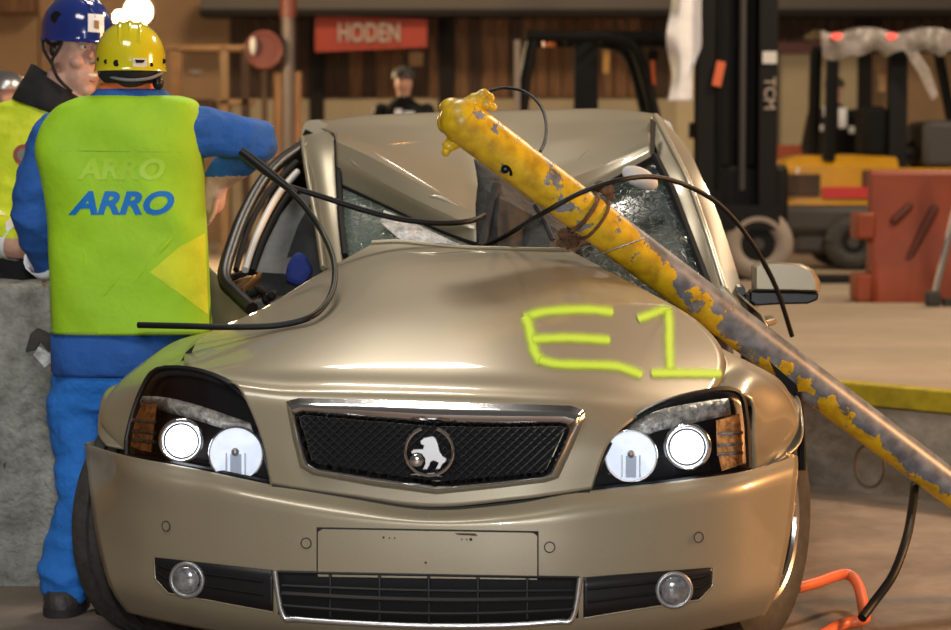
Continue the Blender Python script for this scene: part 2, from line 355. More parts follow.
# ================================================================== SETTING
DZ = 0.445
def struct(o): o['kind'] = 'structure'; return o
fl = MB().bb(-12, 12, -4, 32, -0.1, 0.0); struct(fl.build('floor', 'floor_concrete', loc=(0, 10, 0)))
e1 = Vector((1.345, 10.2, 0)); e2 = Vector((1.894, 9.56, 0)); ed = (e2 - e1).normalized(); en = Vector((-ed.y, ed.x, 0))
if en.y < 0: en = -en
A0 = e1 - ed * 15.5; A1 = e1 + ed * 9.0
poly = [A0, A1, Vector((11.9, A1.y, 0)), Vector((11.9, 30.0, 0)), Vector((A0.x, 30.0, 0))]
m = MB().prism([q + Vector((0, 0, DZ)) for q in poly], [q + Vector((0, 0, 0.0)) for q in poly])
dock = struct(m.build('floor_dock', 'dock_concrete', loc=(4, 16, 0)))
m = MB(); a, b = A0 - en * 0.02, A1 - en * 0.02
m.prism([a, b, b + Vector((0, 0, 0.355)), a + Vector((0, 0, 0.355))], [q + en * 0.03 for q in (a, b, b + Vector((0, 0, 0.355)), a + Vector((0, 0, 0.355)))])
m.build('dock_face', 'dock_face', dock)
m = MB(); a, b = A0 - en * 0.035 + Vector((0, 0, 0.36)), A1 - en * 0.035 + Vector((0, 0, 0.36)); z = Vector((0, 0, 0.09))
m.prism([a, b, b + z, a + z], [q + en * 0.10 for q in (a, b, b + z, a + z)]); m.build('yellow_edge', 'edge_yellow', dock, bevel=0.008)
m = MB(); c = P(889, 463, 9.62); m.ring(c - en * 0.12, en, 0.075, 0.006, ry=0.085); m.build('wire_loop', 'wire_brown', dock)
# back wall
WY = 30.0
def wx(px, y=WY): return (px - 475.5) / F * y
def wz(py, y=WY): return P(475, py, y).z
wb = struct(MB().bb(-12, 12, WY + 0.12, WY + 0.32, 0, 7).build('wall_back', 'wall_tan', loc=(0, WY + 0.2, 0)))
struct(MB().bb(-12.2, -12, -4, 32, 0, 7).build('wall_left', 'wall_tan', loc=(-12.1, 14, 0)))
struct(MB().bb(12, 12.2, -4, 32, 0, 7).build('wall_right', 'wall_tan', loc=(12.1, 14, 0)))
# timber planks, one by one
pm = None
x = wx(232); px_w = 0.165
while x < 11.8:
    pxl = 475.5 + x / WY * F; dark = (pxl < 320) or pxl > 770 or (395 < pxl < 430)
    h0 = wz(97) if pxl < 770 else wz(52); h1 = 6.5
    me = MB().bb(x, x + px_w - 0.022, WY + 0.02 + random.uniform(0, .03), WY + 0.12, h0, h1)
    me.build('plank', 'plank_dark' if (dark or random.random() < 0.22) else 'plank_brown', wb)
    x += px_w
MB().bb(wx(232), wx(770), WY + 0.0, WY + 0.12, DZ, wz(99)).build('dado_panel', 'wall_cream', wb)
for pxl in (318, 446, 690, 862):
    MB().bb(wx(pxl - 7), wx(pxl + 7), WY - 0.12, WY + 0.05, DZ, 6.5).build('wall_post', 'beam_dark', wb)
struct(MB().bb(wx(210), 11, WY - 0.9, WY - 0.5, wz(9, WY - .9), wz(-22, WY - .9)).build('trim_1', 'beam_grey', loc=(2, WY - .7, 3.5)))
struct(MB().bb(wx(210), 11, WY - 1.0, WY - 0.45, wz(15.5, WY - 1), wz(9, WY - 1)).build('trim_2', 'beam_dark', loc=(2, WY - .7, 3.3)))
struct(MB().bb(wx(-60), wx(42), WY - 0.4, WY + 0.1, wz(14), wz(-20)).build('trim_3', 'plank_brown', loc=(-5.5, WY, 3.3)))
# pale door with red lintel
dr = thing('door_1', 'pale cream door under a red lintel in the plank wall', 'door', (wx(797), WY, DZ)); dr['kind'] = 'structure'
MB().bb(wx(776), wx(858), WY - 0.06, WY + 0.05, DZ, wz(54)).build('door_leaf', 'wall_cream', dr)
MB().bb(wx(770), wx(866), WY - 0.16, WY + 0.05, wz(54), wz(43)).build('lintel', 'red_paint', dr)
MB().bb(wx(770), wx(776), WY - 0.12, WY + 0.05, DZ, wz(54)).build('door_frame', 'plank_dark', dr)
# left hall panels (cream boards behind the people)
for i, (a, b) in enumerate(((-40, 40), (42, 130), (132, 230))):
    MB().bb(wx(a), wx(b), WY + 0.03, WY + 0.12, DZ, 6.5).build('wall_panel', 'wall_tan', wb)
# red sign
sg = thing('wall_sign', 'red rectangular sign with pale capital letters hanging below the beam', 'sign', P(371, 52, 29.2))
n = [P(315, 16, 29.2), P(427, 19, 29.2), P(427, 47, 29.2), P(315, 52, 29.2)]
MB().prism(n, [q + Vector((0, .04, 0)) for q in n]).build('sign_board', 'sign_red', sg, 0)
def place_text(txt, c, size, parent, material, rot=None, name='lettering', **k):
    vs_, fs_ = text_mesh(txt, size, **k); R = rot or Matrix.Rotation(math.pi / 2, 3, 'X'); mm = MB(); mm.add([Vector(c) + R @ q for q in vs_], fs_)
    return mm.build(name, material, parent, 0, fixn=False)
place_text('HODEN', P(369, 33.5, 29.15), 0.315, sg, 'sign_white', offset=0.008, extrude=0.005, sx=0.66, spacing=1.05)
for pxl in (330, 412): MB().tube([P(pxl, 17, 29.22), P(pxl, 9, 29.22)], 0.012, 6).build('hanger', 'beam_dark', sg)
nt_ = MB(); n = [P(409, 52, 29.98), P(423, 52, 29.98), P(423, 66, 29.98), P(409, 66, 29.98)]; nt_.prism(n, [q + Vector((0, .06, 0)) for q in n])
tag(nt_.build('paper_notice', 'timber', loc=P(416, 66, 29.98)), 'small tan paper notice pinned below the red sign', 'notice')

# ================================================================== CAR
car = thing('sedan_car', 'crushed gold sedan with lit headlights and caved in roof', 'car', C(0, 2.4, 0))
# ---- bumper
R1 = [(85,443),(127,456),(200,470),(272,485),(345,496),(430,508),(515,502),(590,491),(680,481),(747,471),(797,456)]
R2 = [(87,462),(130,476),(203,490),(275,503),(347,514),(430,521),(515,518),(590,509),(680,499),(746,488),(797,472)]
R3 = [(91,495),(135,508),(205,518),(277,526),(348,530),(430,533),(515,533),(590,531),(678,522),(742,512),(794,498)]
R4 = [(98,540),(145,552),(210,562),(280,570),(350,576),(430,579),(515,579),(590,574),(672,566),(735,556),(788,540)]
R5 = [(110,585),(155,596),(215,607),(283,616),(352,622),(430,624),(515,624),(590,621),(668,613),(728,600),(778,586)]
R6 = [(128,612),(168,622),(222,632),(286,640),(353,645),(430,647),(515,647),(588,645),(660,638),(718,626),(764,616)]
rows = []
for r, off in ((R1, 0.0), (R1, -0.012), (R2, -0.045), (R3, -0.05), (R4, -0.05), (R5, -0.04), (R6, 0.05)):
    dy = 4 if (r is R1 and off < 0) else 0
    rows.append([LP(x, y + dy, off) for x, y in r])
bump_m = MB().grid(loft(rows, 61, 37)); BUMP = bump_m.bvh()
bumper = bump_m.build('front_bumper', 'gold_paint', car, 60, solid=0.003)
def onb(px, py, off=0.004): return hit(BUMP, px, py, off, lambda x, y: LP(x, y, -0.05))
# bumper return towards wheel arches
for s, col in ((-1, [r[0] for r in (R1, R2, R3, R4, R5, R6)]), (1, [r[-1] for r in (R1, R2, R3, R4, R5, R6)])):
    edge = [LP(x, y, o) for (x, y), o in zip(col, (0, -.045, -.05, -.05, -.04, .05))]
    e2_ = [q + AX * 0.10 + BX * (-s * 0.02) for q in edge]
    MB().grid([crom(edge, 16), crom(e2_, 16)]).build('bumper_return', 'gold_paint', bumper, 60, solid=0.005)
# ---- hood
HR = [
 ([(270,484),(300,489),(345,496),(430,507),(515,500),(560,494),(592,489)], 0.0),
 ([(262,440),(290,446),(350,450),(430,452),(515,452),(565,446),(608,445)], 0.012),
 ([(240,390),(285,397),(350,400),(430,402),(515,405),(575,407),(632,421)], 0.05),
 ([(222,380),(275,384),(345,384),(430,386),(520,389),(600,394),(662,404)], 0.115),
 ([(186,366),(260,364),(340,362),(430,364),(520,367),(615,378),(712,392)], 0.20),
 ([(196,340),(270,332),(350,326),(430,326),(520,330),(620,344),(724,355)], 0.43),
 ([(262,309),(310,301),(370,292),(440,290),(520,294),(610,306),(694,319)], 0.73),
 ([(318,275),(350,268),(395,263),(450,263),(515,265),(575,272),(636,286)], 1.0),
 ([(372,244),(400,243),(430,246),(465,249),(500,250),(530,251),(570,251)], 1.22)]
rows = [[LP(x, y, off) for x, y in r] for r, off in HR]
hood_m = MB().grid(loft(rows, 49, 65)); HOOD = hood_m.bvh()
hood = hood_m.build('hood', 'gold_paint', car, 60, solid=0.003)
def onh(px, py, off=0.004): return hit(HOOD, px, py, off, lambda x, y: LP(x, y, 0.0))
# pinched crease line of metal at rear of hood
rear = [rows[-1][k] for k in range(7)]
MB().tube(crom([q + Vector((0, 0, 0.004)) for q in rear], 30), 0.007, 8).build('hood_edge_fold', 'gold_paint', hood)
# raised ridges of the hood stamping
def ridge(pts, r, name='hood_crease'):
    MB().tube(crom([onh(x, y, -r * 0.45) for x, y in pts], 30), [r * math.sin(math.pi * (0.06 + 0.88 * i / 29)) for i in range(30)], 10, ell=(1, 1)).build(name, 'gold_paint', hood, 60)
ridge([(392, 250), (430, 254), (470, 252), (505, 255)], 0.012)
# dark gap between hood and bumper
MB().tube(crom([LP(x, y + 1.5, -0.002) for x, y in R1[3:8]], 40), 0.006, 6).build('shut_gap', 'paint_gap', bumper)
# ---- spray painted E1 on the hood
sp = MB(); edge_w = []
def stroke(pts, hw=8.8):
    q = crom(pts, 22)
    rows_ = []
    for i, p in enumerate(q):
        t = (q[min(i + 1, 21)] - q[max(i - 1, 0)]).normalized(); nn = Vector((-t.y, t.x))
        wv = hw * (0.95 + 0.05 * math.sin(i * 1.3 + pts[0][0]))
        rows_.append([onh(p.x + nn.x * wv * k, p.y + nn.y * wv * k, 0.0035 + 0.0002 * len(sp.f) / 100) for k in (-1, -.6, -.25, 0, .25, .6, 1)])
        e = 0.25 if i in (0, 21) else 1
        edge_w.extend([0, .36 * e, .78 * e, 1.1 * e, .78 * e, .36 * e, 0])
    sp.grid(rows_)
stroke([(614,313.5),(595,311),(574.6,310.6),(543,313),(523,319)])
stroke([(524,317),(528,325),(532,343),(535,354),(542,364)], 10)
stroke([(531,340.5),(550,339.5),(568,339),(590,340),(611,341.5)])
stroke([(538,361),(555,365),(574.6,366),(612,367),(628,371),(643,377)])
stroke([(637,320.5),(648,316.5),(657,313),(664,311.5),(671,312.5)])
stroke([(668,310.5),(669,325),(669,343),(669.5,360),(670,375)])
stroke([(650,374.5),(668,374.5),(685,374.6),(703,374.8),(722,375)])
so = sp.build('spray_marking', 'spray', hood, 0, label='fluorescent yellow sprayed letter and number'); at = so.data.attributes.new('edge', 'FLOAT', 'POINT')
for i, w_ in enumerate(edge_w): at.data[i].value = w_
# ---- grille
grl = MB()
OUT = [(287,403),(300,400),(360,401),(437,404),(510,406),(570,408),(584,413),(583,421),(572,448),(558,478),(545,482),(495,488),(437,494),(375,486),(314,475),(301,467),(294,440)]
INN = [(300,418),(306,416),(360,421),(437,427),(510,428),(558,427),(565,428),(564,432),(556,450),(546,469),(540,472),(495,476.5),(437,481),(375,472),(319,463.5),(313,460),(307,440)]
def gv(p, off): return onh(p[0], p[1], off)
o3 = [gv(p, 0.012) for p in dens(OUT, 4)]; i3 = [gv(p, 0.010) for p in dens(INN, 4)]
mid = [(a + b) / 2 - AX * 0.016 for a, b in zip(o3, i3)]
g = MB(); g.add(o3 + mid + i3, []); n_ = len(o3)
g.f = [(i, (i + 1) % n_, (i + 1) % n_ + n_, i + n_) for i in range(n_)] + [(i + n_, (i + 1) % n_ + n_, (i + 1) % n_ + 2 * n_, i + 2 * n_) for i in range(n_)]
grille = g.build('grille', 'chrome', car, 50, solid=0.012, soloff=-1, label='chrome grille surround')
gt = lin([(300,418),(306,416),(360,421),(437,427),(510,428),(558,427),(565,428)], 40); gb = lin([(313,460),(319,463.5),(375,472),(437,481),(495,476.5),(540,472),(546,469)], 40)
MB().grid([[gv(a.lerp(b, j / 7), .006) for a, b in zip(gt, gb)] for j in range(8)]).build('grille_backing', 'matt_black', grille, 60)
def inside(poly, x, y):
    c = False; n = len(poly)
    for i in range(n):
        (x0, y0), (x1, y1) = poly[i], poly[(i + 1) % n]
        if (y0 > y) != (y1 > y) and x < (x1 - x0) * (y - y0) / (y1 - y0) + x0: c = not c
    return c
gm = MB(); st = 9.0
for k in range(-40, 90):
    for sgn in (1, -1):
        run = []
        for t in range(0, 60):
            y = 412 + t * 1.5; x = 290 + k * st + sgn * (y - 450) * 1.1
            if inside(INN, x, y): run.append((x, y))
            else:
                if len(run) > 2: gm.tube([gv(p, 0.010) for p in (run[0], run[len(run) // 2], run[-1])], 0.0024, 4)
                run = []
gm.build('grille_mesh', 'black_plastic', grille, 30)['kind'] = 'stuff'
# badge
bc = onh(430, 452, 0.022); bn = -AX; sc = 1 / 404.0
def bp(cx, cy, off=0.0): return bc + BX * ((cx - 475) / 6.79 * sc) + Vector((0, 0, -(cy - 290) / 6.79 * sc)) - AX * off
br = MB(); br.tube([bc + BX * math.sin(a) * 23.5 * sc + Vector((0, 0, math.cos(a) * 23.5 * sc)) for a in [0.32 + (2 * math.pi - 0.64) * k / 40 for k in range(41)]], 0.0048, 8)
badge = br.build('badge', 'chrome', grille, 40, label='chrome ring badge with lion and stone emblem')
LION = [(415,218),(440,196),(475,190),(503,186),(524,205),(535,240),(545,285),(566,318),(592,335),(588,352),(565,372),(545,405),(515,408),(530,380),(535,362),(505,348),(485,358),(475,385),(462,408),(430,410),(448,372),(447,335),(425,306),(395,296),(362,306),(352,290),(372,274),(408,272),(430,272),(440,250),(418,240)]
m = MB().prism([bp(x, y, 0.006) for x, y in LION], [bp(x, y, -0.006) for x, y in LION]); m.build('lion_emblem', 'satin_silver', badge, 0, bevel=0.0012)
m = MB().ellipsoid(bp(392, 348), (48 / 6.79 * sc, 0.008, 47 / 6.79 * sc)); m.build('stone_emblem', 'chrome', badge, 60)
m = MB().tube([bp(350, 446), bp(420, 440), bp(470, 446), bp(560, 456)], [0.001, 0.003, 0.003, 0.001], 8); m.tube([bp(400, 452), bp(470, 440), bp(565, 432)], [.001, .003, .001], 8); m.build('badge_ribbon', 'satin_silver', badge)
# ---- plate cover, sensors, lower grille, fog lamps
def rrect(x0, x1, yt0, yt1, yb0, yb1, r, n=4):
    pts = []
    for (cx, cy, a0) in ((x0 + r, yt0 + r, math.pi), (x1 - r, yt1 + r, 1.5 * math.pi), (x1 - r, yb1 - r, 0), (x0 + r, yb0 - r, .5 * math.pi)):
        pts += [(cx + r * math.cos(a0 + k * .5 * math.pi / n), cy + r * math.sin(a0 + k * .5 * math.pi / n)) for k in range(n + 1)]
    return pts
def sheet(poly, off, name, material, parent, thick=0.004, f=onb, **k):
    fr = [f(x, y, off) for x, y in poly]; return MB().prism(fr, [q + AX * thick for q in fr]).build(name, material, parent, 0, **k)
def curved(x0, x1, top, bot, off, name, material, parent, nx=24, ny=5, f=onb, thick=0.004, smooth=40, **k):
    rw = []
    for j in range(ny):
        rw.append([f(x0 + (x1 - x0) * i / (nx - 1), top(x0 + (x1 - x0) * i / (nx - 1)) * (1 - j / (ny - 1)) + bot(x0 + (x1 - x0) * i / (nx - 1)) * j / (ny - 1), off) for i in range(nx)])
    return MB().grid(rw).build(name, material, parent, smooth, solid=thick, soloff=1, **k)
plate_gap = rrect(317, 539, 526.5, 530.5, 575, 579, 7); plate = rrect(319, 537, 528.5, 532.5, 576, 580, 6)
lp = lambda pts: (lambda y: y)
curved(317, 538.5, lambda x: 527 + (x - 317) * .018, lambda x: 575 + (x - 317) * .014, 0.0035, 'plate_recess_line', 'paint_gap', bumper, thick=0.002)
pc = curved(318.6, 537, lambda x: 528.6 + (x - 317) * .018 + max(0, 4 - (x - 318.6)) * .8 + max(0, 4 - (537 - x)) * .8, lambda x: 576 + (x - 317) * .014, 0.0078, 'plate_cover', 'gold_paint', bumper, nx=90, thick=0, label='blank gold number plate cover')
for (x, y, r) in ((384, 537, 1.0), (390, 537.5, .7), (395, 537.5, .7), (462, 539, .7), (467, 539, .7), (471, 539, 1.4), (426, 562, 1.0)):
    MB().disc(onb(x, y, .0115), -AX, r / 404, .003, 10).build('screw_hole', 'matt_black', pc)
sheet([(455, 532.5), (475, 533), (478, 535.5), (470, 534.8), (458, 534.4)], 0.0115, 'paint_chip', 'rust', pc, 0.002)
for (x, y) in ((167, 526), (306.5, 543), (549.5, 547), (698, 537)):
    c = onb(x, y, .004); nv_ = (onb(x, y, .02) - c).normalized(); s_ = MB().disc(c, nv_, .0115, .004, 20).build('parking_sensor', 'gold_paint', bumper); MB().ring(c, nv_, .0125, .0014, 20, m=6).build('sensor_ring', 'paint_gap', s_)
for (x, y) in ((288, 537), (430, 517)): MB().disc(onb(x, y, .003), -AX, .003, .003, 8).build('paint_chip', 'grey_trim', bumper)
# lower grille
lt = lambda x: 571 + (x - 277) * .0195; lb = lambda x: 613 + 9.5 * math.sin(math.pi * (x - 277) / 303) * .9 + (x - 277) * .012
lg = curved(279, 578, lt, lb, 0.004, 'lower_grille', 'matt_black', bumper, nx=40, thick=0.003)
fr = [(276, 570.5), (284, 613), (300, 617.5), (360, 621.5), (430, 624), (500, 623.5), (555, 620), (572, 616), (579.5, 577)]
MB().tube(crom([onb(x, y, .008) for x, y in fr], 70), .0075, 8).build('grille_bezel', 'satin_silver', lg, 60)
MB().tube([onb(x, lt(x) + .5, .006) for x in range(279, 580, 12)], .004, 6).build('grille_rim', 'black_plastic', lg)
for fy, rr in ((.33, .0045), (.52, .008), (.78, .0045)):
    MB().tube([onb(x, lt(x) * (1 - fy) + lb(x) * fy, .008) for x in range(283, 577, 10)], rr, 6, ell=(1, 1)).build('grille_slat', 'black_plastic', lg)
for x in (331, 380, 429, 478, 527):
    MB().tube([onb(x, lt(x) + 2, .008), onb(x, (lt(x) + lb(x)) / 2, .008), onb(x, lb(x) - 3, .008)], .004, 6).build('grille_divider', 'black_plastic', lg)
# fog lamp pockets
for s, (x0, x1, tl, tr, bl, brr, fx, fy) in (('l', (156, 274, 557, 570, 590, 611, 191, 579)), ('r', (583, 712, 577, 567, 617, 597, 671, 589))):
    T = lambda x: tl + (tr - tl) * (x - x0) / (x1 - x0)
    def B(x):
        b = bl + (brr - bl) * (x - x0) / (x1 - x0); e = (x - x0) if s == 'l' else (x1 - x); return b - max(0, 14 - e) * .9
    fp = curved(x0, x1, T, B, 0.004, 'fog_pocket', 'black_plastic', bumper, nx=40, thick=0.003)
    ol = [(x0, T(x0)), (x0 + 1, B(x0 + 1)), (x0 + 6, B(x0 + 6)), (x0 + 14, B(x0 + 14)), ((x0 + x1) / 2, B((x0 + x1) / 2)), (x1, B(x1))] if s == 'l' else [(x1, T(x1)), (x1 - 1, B(x1 - 1)), (x1 - 6, B(x1 - 6)), (x1 - 14, B(x1 - 14)), ((x0 + x1) / 2, B((x0 + x1) / 2)), (x0, B(x0))]
    MB().tube([onb(q.x, q.y, .004) for q in dens(ol, 6, False)], .0042, 6).build('pocket_lip', 'gold_paint', fp, 60)
    for fr_ in (.3, .62):
        MB().tube([onb(x, T(x) * (1 - fr_) + B(x) * fr_, .006) for x in range(x0 + 4, x1 - 2, 8)], .0045, 6).build('pocket_slat', 'matt_black', fp)
    c = onb(fx, fy, .018); n_ = -AX + BX * (-.15 if s == 'l' else .15)
    fo = MB().ring(c, n_, .0405, .006, 36).build('fog_lamp', 'metal_grey', fp, 60)
    MB().ellipsoid(c + AX * .004, (.036, .014, .036)).build('fog_lens', 'fog_glass', fo, 60)
    MB().disc(c + AX * .012, n_, .044, .02).build('fog_housing', 'black_plastic', fo)
# ---- headlights
def hl(px, py, off=0.0): return LP(px, py, 0.004 + max(0, (480 - py)) / 110 * 0.10 + off)
def headlight(name_side, top, bot, amber, strip, refl, proj, upper):
    T = crom(top, 25); Bt = crom(bot, 25)
    def surf(off, n=9): return [[hl(*(T[i].lerp(Bt[i], j / (n - 1))), off) for i in range(25)] for j in range(n)]
    h = MB().grid(surf(0.035)).build('headlight', 'gloss_black', car, 50, solid=0.004, label='lit headlight')
    ol = T + Bt[::-1]
    MB().tube([hl(q.x, q.y, 0.006) for q in ol + [ol[0]]], .008, 6).build('headlight_seal', 'black_plastic', h)
    am = [hl(x, y, 0.004) for x, y in amber]; a_ = MB().prism(am, [q + AX * .02 for q in am]).build('indicator', 'amber', h, 0)
    k = len(amber)
    ym = (min(p[1] for p in amber) + max(p[1] for p in amber)) / 2; xs = [p[0] for p in amber]
    for q in (-8, 3, 12): MB().tube([hl(min(xs) + 2, ym + q, .0), hl(max(xs) - 2, ym + q + (2 if name_side == 'l' else -2), .0)], .005, 6).build('indicator_rib', 'clear_strip', a_)
    sa = crom(strip[0], 15); sb = crom(strip[1], 15)
    MB().grid([[hl(q.x, q.y, 0.018) for q in sa], [hl(*((p + q) / 2), 0.010) for p, q in zip(sa, sb)], [hl(q.x, q.y, 0.022) for q in sb]]).build('reflector_strip', 'clear_strip', h, 60, solid=.004, soloff=1)
    # main beam reflector: bowl with lit inner face and bulb shield
    c = hl(refl[0], refl[1], -0.002); nn = -AX; r = refl[2] / 398.0
    b = MB().disc(c, nn, r, .008, 32, ry=r * 1.02).build('main_reflector', 'lamp_soft', h, 0)
    MB().ring(c, nn, r * 1.02, .003, 36, m=6).build('reflector_rim', 'chrome', b)
    for dx in (-.36, .36): MB().tube([c + BX * r * dx - AX * .004 + Vector((0, 0, -.9 * r * (1 - dx * dx) ** .5)), c + BX * r * dx - AX * .004 + Vector((0, 0, (.05 if abs(dx) < .5 else .5) * r))], .0022, 6).build('reflector_rib', 'satin_silver', b)
    MB().ellipsoid(c - AX * .012 + Vector((0, 0, .1 * r)), (r * .15, .010, r * .16)).build('bulb_shield', 'metal_grey', b, 60)
    MB().box(c - AX * .003 + Vector((0, 0, -.42 * r)), (r * .42, .006, r * .86), Matrix.Rotation(-YAW, 3, 'Z')).build('bulb_base', 'lamp_column', b)
    c = hl(proj[0], proj[1], 0.006); r = proj[2] / 395.0
    pr = MB().ring(c, nn, r * 1.28, r * .17, 40).build('projector', 'chrome', h, 60)
    MB().disc(c + AX * .006, nn, r * 1.15, .03, 32).build('projector_body', 'black_plastic', pr)
    MB().ellipsoid(c - AX * .002, (r, .012, r), n=28).build('projector_lens', 'lamp_white', pr, 60)
    MB().grid(surf(-0.008)).build('headlight_cover', 'lens_clear', h, 60)
    # real light
    for (x, y) in (proj[:2], refl[:2]):
        d = bpy.data.lights.new('headlight_bulb', 'SPOT'); d.energy = 12; d.color = (.9, .95, 1); d.spot_size = 1.2; d.spot_blend = .8; d.shadow_soft_size = .03
        lo = bpy.data.objects.new('headlight_bulb', d); COL.objects.link(lo); lo.parent = h; lo.location = hl(x, y, -.06) - org(h)
        lo.rotation_euler = (-AX + Vector((0, 0, -.12))).to_track_quat('-Z', 'Y').to_euler()
    return h
headlight('l', [(127,440),(133,415),(143,388),(157,370),(190,369),(222,379),(245,395),(258,416),(266,452)],
          [(127,456),(135,458),(150,460),(168,463),(190,467),(212,471),(235,476),(255,480),(273,484)],
          [(131,446),(135,420),(142,404),(157,404),(154,425),(151,452),(140,450)],
          ([(143,397),(165,398),(195,405),(225,415),(250,424)], [(140,404),(165,411),(195,419),(225,428),(254,432)]),
          (236, 454, 26), (181.5, 441, 16), None)
headlight('r', [(597,470),(607,448),(624,427),(648,410),(675,399),(705,392),(728,389),(742,397),(747,425)],
          [(589,491),(605,489),(625,487),(645,485),(665,483),(690,480),(715,477),(735,473),(749,468)],
          [(716,421),(740,414),(744,440),(743,464),(722,471),(717,450)],
          ([(612,440),(630,426),(655,412),(690,404),(728,399)], [(612,448),(635,438),(660,430),(695,422),(730,414)]),
          (631, 456, 24.5), (687, 447, 16.5), None)
# dark wedge gap above left headlight
sheet([(178, 366), (186, 352), (195, 344), (190, 356), (186, 368)], .01, 'fender_gap', 'paint_gap', car, .004, f=lambda x, y, o: LP(x, y, .30))
# ---- fenders
def side_u(s, z):   # car flank
    pts = [(0.18, .885), (.35, .925), (.6, .945), (.8, .93), (.92, .875), (.97, .80)]
    for (z0, u0), (z1, u1) in zip(pts, pts[1:]):
        if z <= z1: return s * (u0 + (u1 - u0) * max(0, (z - z0)) / (z1 - z0))
    return s * pts[-1][1]
inner = [LP(186,367,.20), LP(190,352,.32), LP(196,341,.43), LP(228,325,.58), LP(262,310,.73)]
inner = [q - Vector((0, 0, .012)) for q in inner] + [C(-.64, 1.15, .86), C(-.66, 1.52, .86)]
mid_ = [L(146,384,.45), L(160,372,.50), L(176,356,.62), L(190,346,.75), L(215,331,.90), C(-.73, 1.15, .82), C(-.74, 1.52, .82)]
outer = [L(128,446,.46), L(104,414,.56), L(118,386,.66), L(142,364,.80), L(176,343,.98), C(-.80, 1.2, .78), C(-.82, 1.52, .78)]
low = [L(128,450,.47), L(107,420,.57), L(112,402,.66), L(130,386,.80), L(160,368,.98), C(-.83, 1.2, .70), C(-.85, 1.52, .70)]
base = [C(-.90, .49, .60), C(-.94, .58, .63), C(-.955, .75, .72), C(-.92, .95, .72), C(-.86, 1.15, .66), C(-.86, 1.28, .5), C(-.88, 1.52, .45)]
MB().grid(loft([inner, mid_, outer, low, base], 40, 24)).build('fender', 'gold_paint', car, 40, solid=.006)
inner = [LP(706,393,.20), LP(716,380,.28), LP(724,357,.41), LP(705,335,.58), LP(688,322,.73)]
inner = [q - Vector((0, 0, .012)) for q in inner] + [C(.66, 1.15, .84), C(.68, 1.42, .76)]
mid_ = [L(749,398,.40), L(752,378,.52), L(748,366,.70), L(740,360,.80), C(.76, 1.0, .76), C(.78, 1.2, .72), C(.80, 1.42, .74)]
outer = [L(752,440,.42), L(782,402,.58), L(780,386,.70), L(776,378,.80), C(.88, 1.02, .74), C(.895, 1.2, .70), C(.90, 1.42, .72)]
low = [L(752,468,.44), L(797,440,.66), L(797,410,.74), L(793,400,.86), C(.935, 1.05, .70), C(.935, 1.2, .66), C(.935, 1.42, .62)]
base = [L(755,474,.46), C(.935, .60, .60), C(.955, .75, .68), C(.955, .95, .70), C(.955, 1.15, .64), C(.945, 1.28, .5), C(.94, 1.42, .45)]
MB().grid(loft([inner, mid_, outer, low, base], 40, 24)).build('fender', 'gold_paint', car, 40, solid=.006)
# torn black inner liner and bracket under the pole at right fender
MB().tube([L(798, 392, .95), L(801, 430, .95), L(802, 470, .92)], .012, 6).build('liner_edge', 'matt_black', car)
sheet([(770, 362), (797, 385), (800, 402), (780, 384)], 0, 'torn_bracket', 'matt_black', car, .03, f=lambda x, y, o: L(x, y, .95))
# ---- wheels
def wheel(u, v, steer, front=True):
    ctr = C(u, v, .335); R = Matrix.Rotation(YAW * -1 + steer, 3, 'Z')
    out = 1 if u > 0 else -1
    w = thing_child('wheel', car, ctr)
    prof = [(.215, -.10), (.24, -.115), (.29, -.118), (.322, -.108), (.333, -.085), (.333, -.052), (.318, -.05), (.318, -.042), (.333, -.04), (.333, -.006), (.318, -.004), (.318, .004), (.333, .006), (.333, .04), (.318, .042), (.318, .05), (.333, .052), (.333, .085), (.322, .108), (.29, .118), (.24, .115), (.215, .10), (.205, 0)]
    n = 56; mm = MB(); rws = []
    for k in range(n):
        a = 2 * math.pi * k / n; rws.append([ctr + R @ Vector((q[1], q[0] * math.cos(a), q[0] * math.sin(a))) for q in prof])
    vs_ = [q for r in rws for q in r]; p = len(prof)
    mm.add(vs_, [(k * p + i, k * p + (i + 1) % p, ((k + 1) % n) * p + (i + 1) % p, ((k + 1) % n) * p + i) for k in range(n) for i in range(p)])
    mm.build('tyre', 'rubber', w, 30)
    rim = MB(); ax_ = R @ Vector((1, 0, 0)); rim.ring(ctr + ax_ * out * .10, ax_, .215, .014, 40, upv=(0, 0, 1)); rim.ring(ctr - ax_ * out * .08, ax_, .205, .012, 40)
    rim.tube([ctr - ax_ * .10, ctr + ax_ * .10], .208, 40, caps=False); ro = rim.build('rim', 'alloy', w, 40)
    for k in range(5):
        a = 2 * math.pi * k / 5 + .3; dirv = R @ Vector((0, math.cos(a), math.sin(a)))
        MB().tube([ctr + ax_ * out * .075 + dirv * .03, ctr + ax_ * out * .08 + dirv * .12, ctr + ax_ * out * .085 + dirv * .205], [.03, .02, .022], 8, ell=(1, .6)).build('spoke', 'alloy', ro, 60)
    MB().disc(ctr + ax_ * out * .10, ax_ * out, .045, .05, 20).build('hub_cap', 'satin_silver', ro)
    MB().disc(ctr + ax_ * out * .03, ax_ * out, .15, .012, 28).build('brake_disc', 'metal_grey', w)
def thing_child(name, parent, loc):
    o = bpy.data.objects.new(name, None); COL.objects.link(o); o.parent = parent; o.location = Vector(loc) - org(parent); o.empty_display_size = .1
    return reg(o, loc)
wheel(-.815, .97, math.radians(-25)); wheel(.785, .97, math.radians(-25)); wheel(-.80, 3.95, 0); wheel(.80, 3.95, 0)
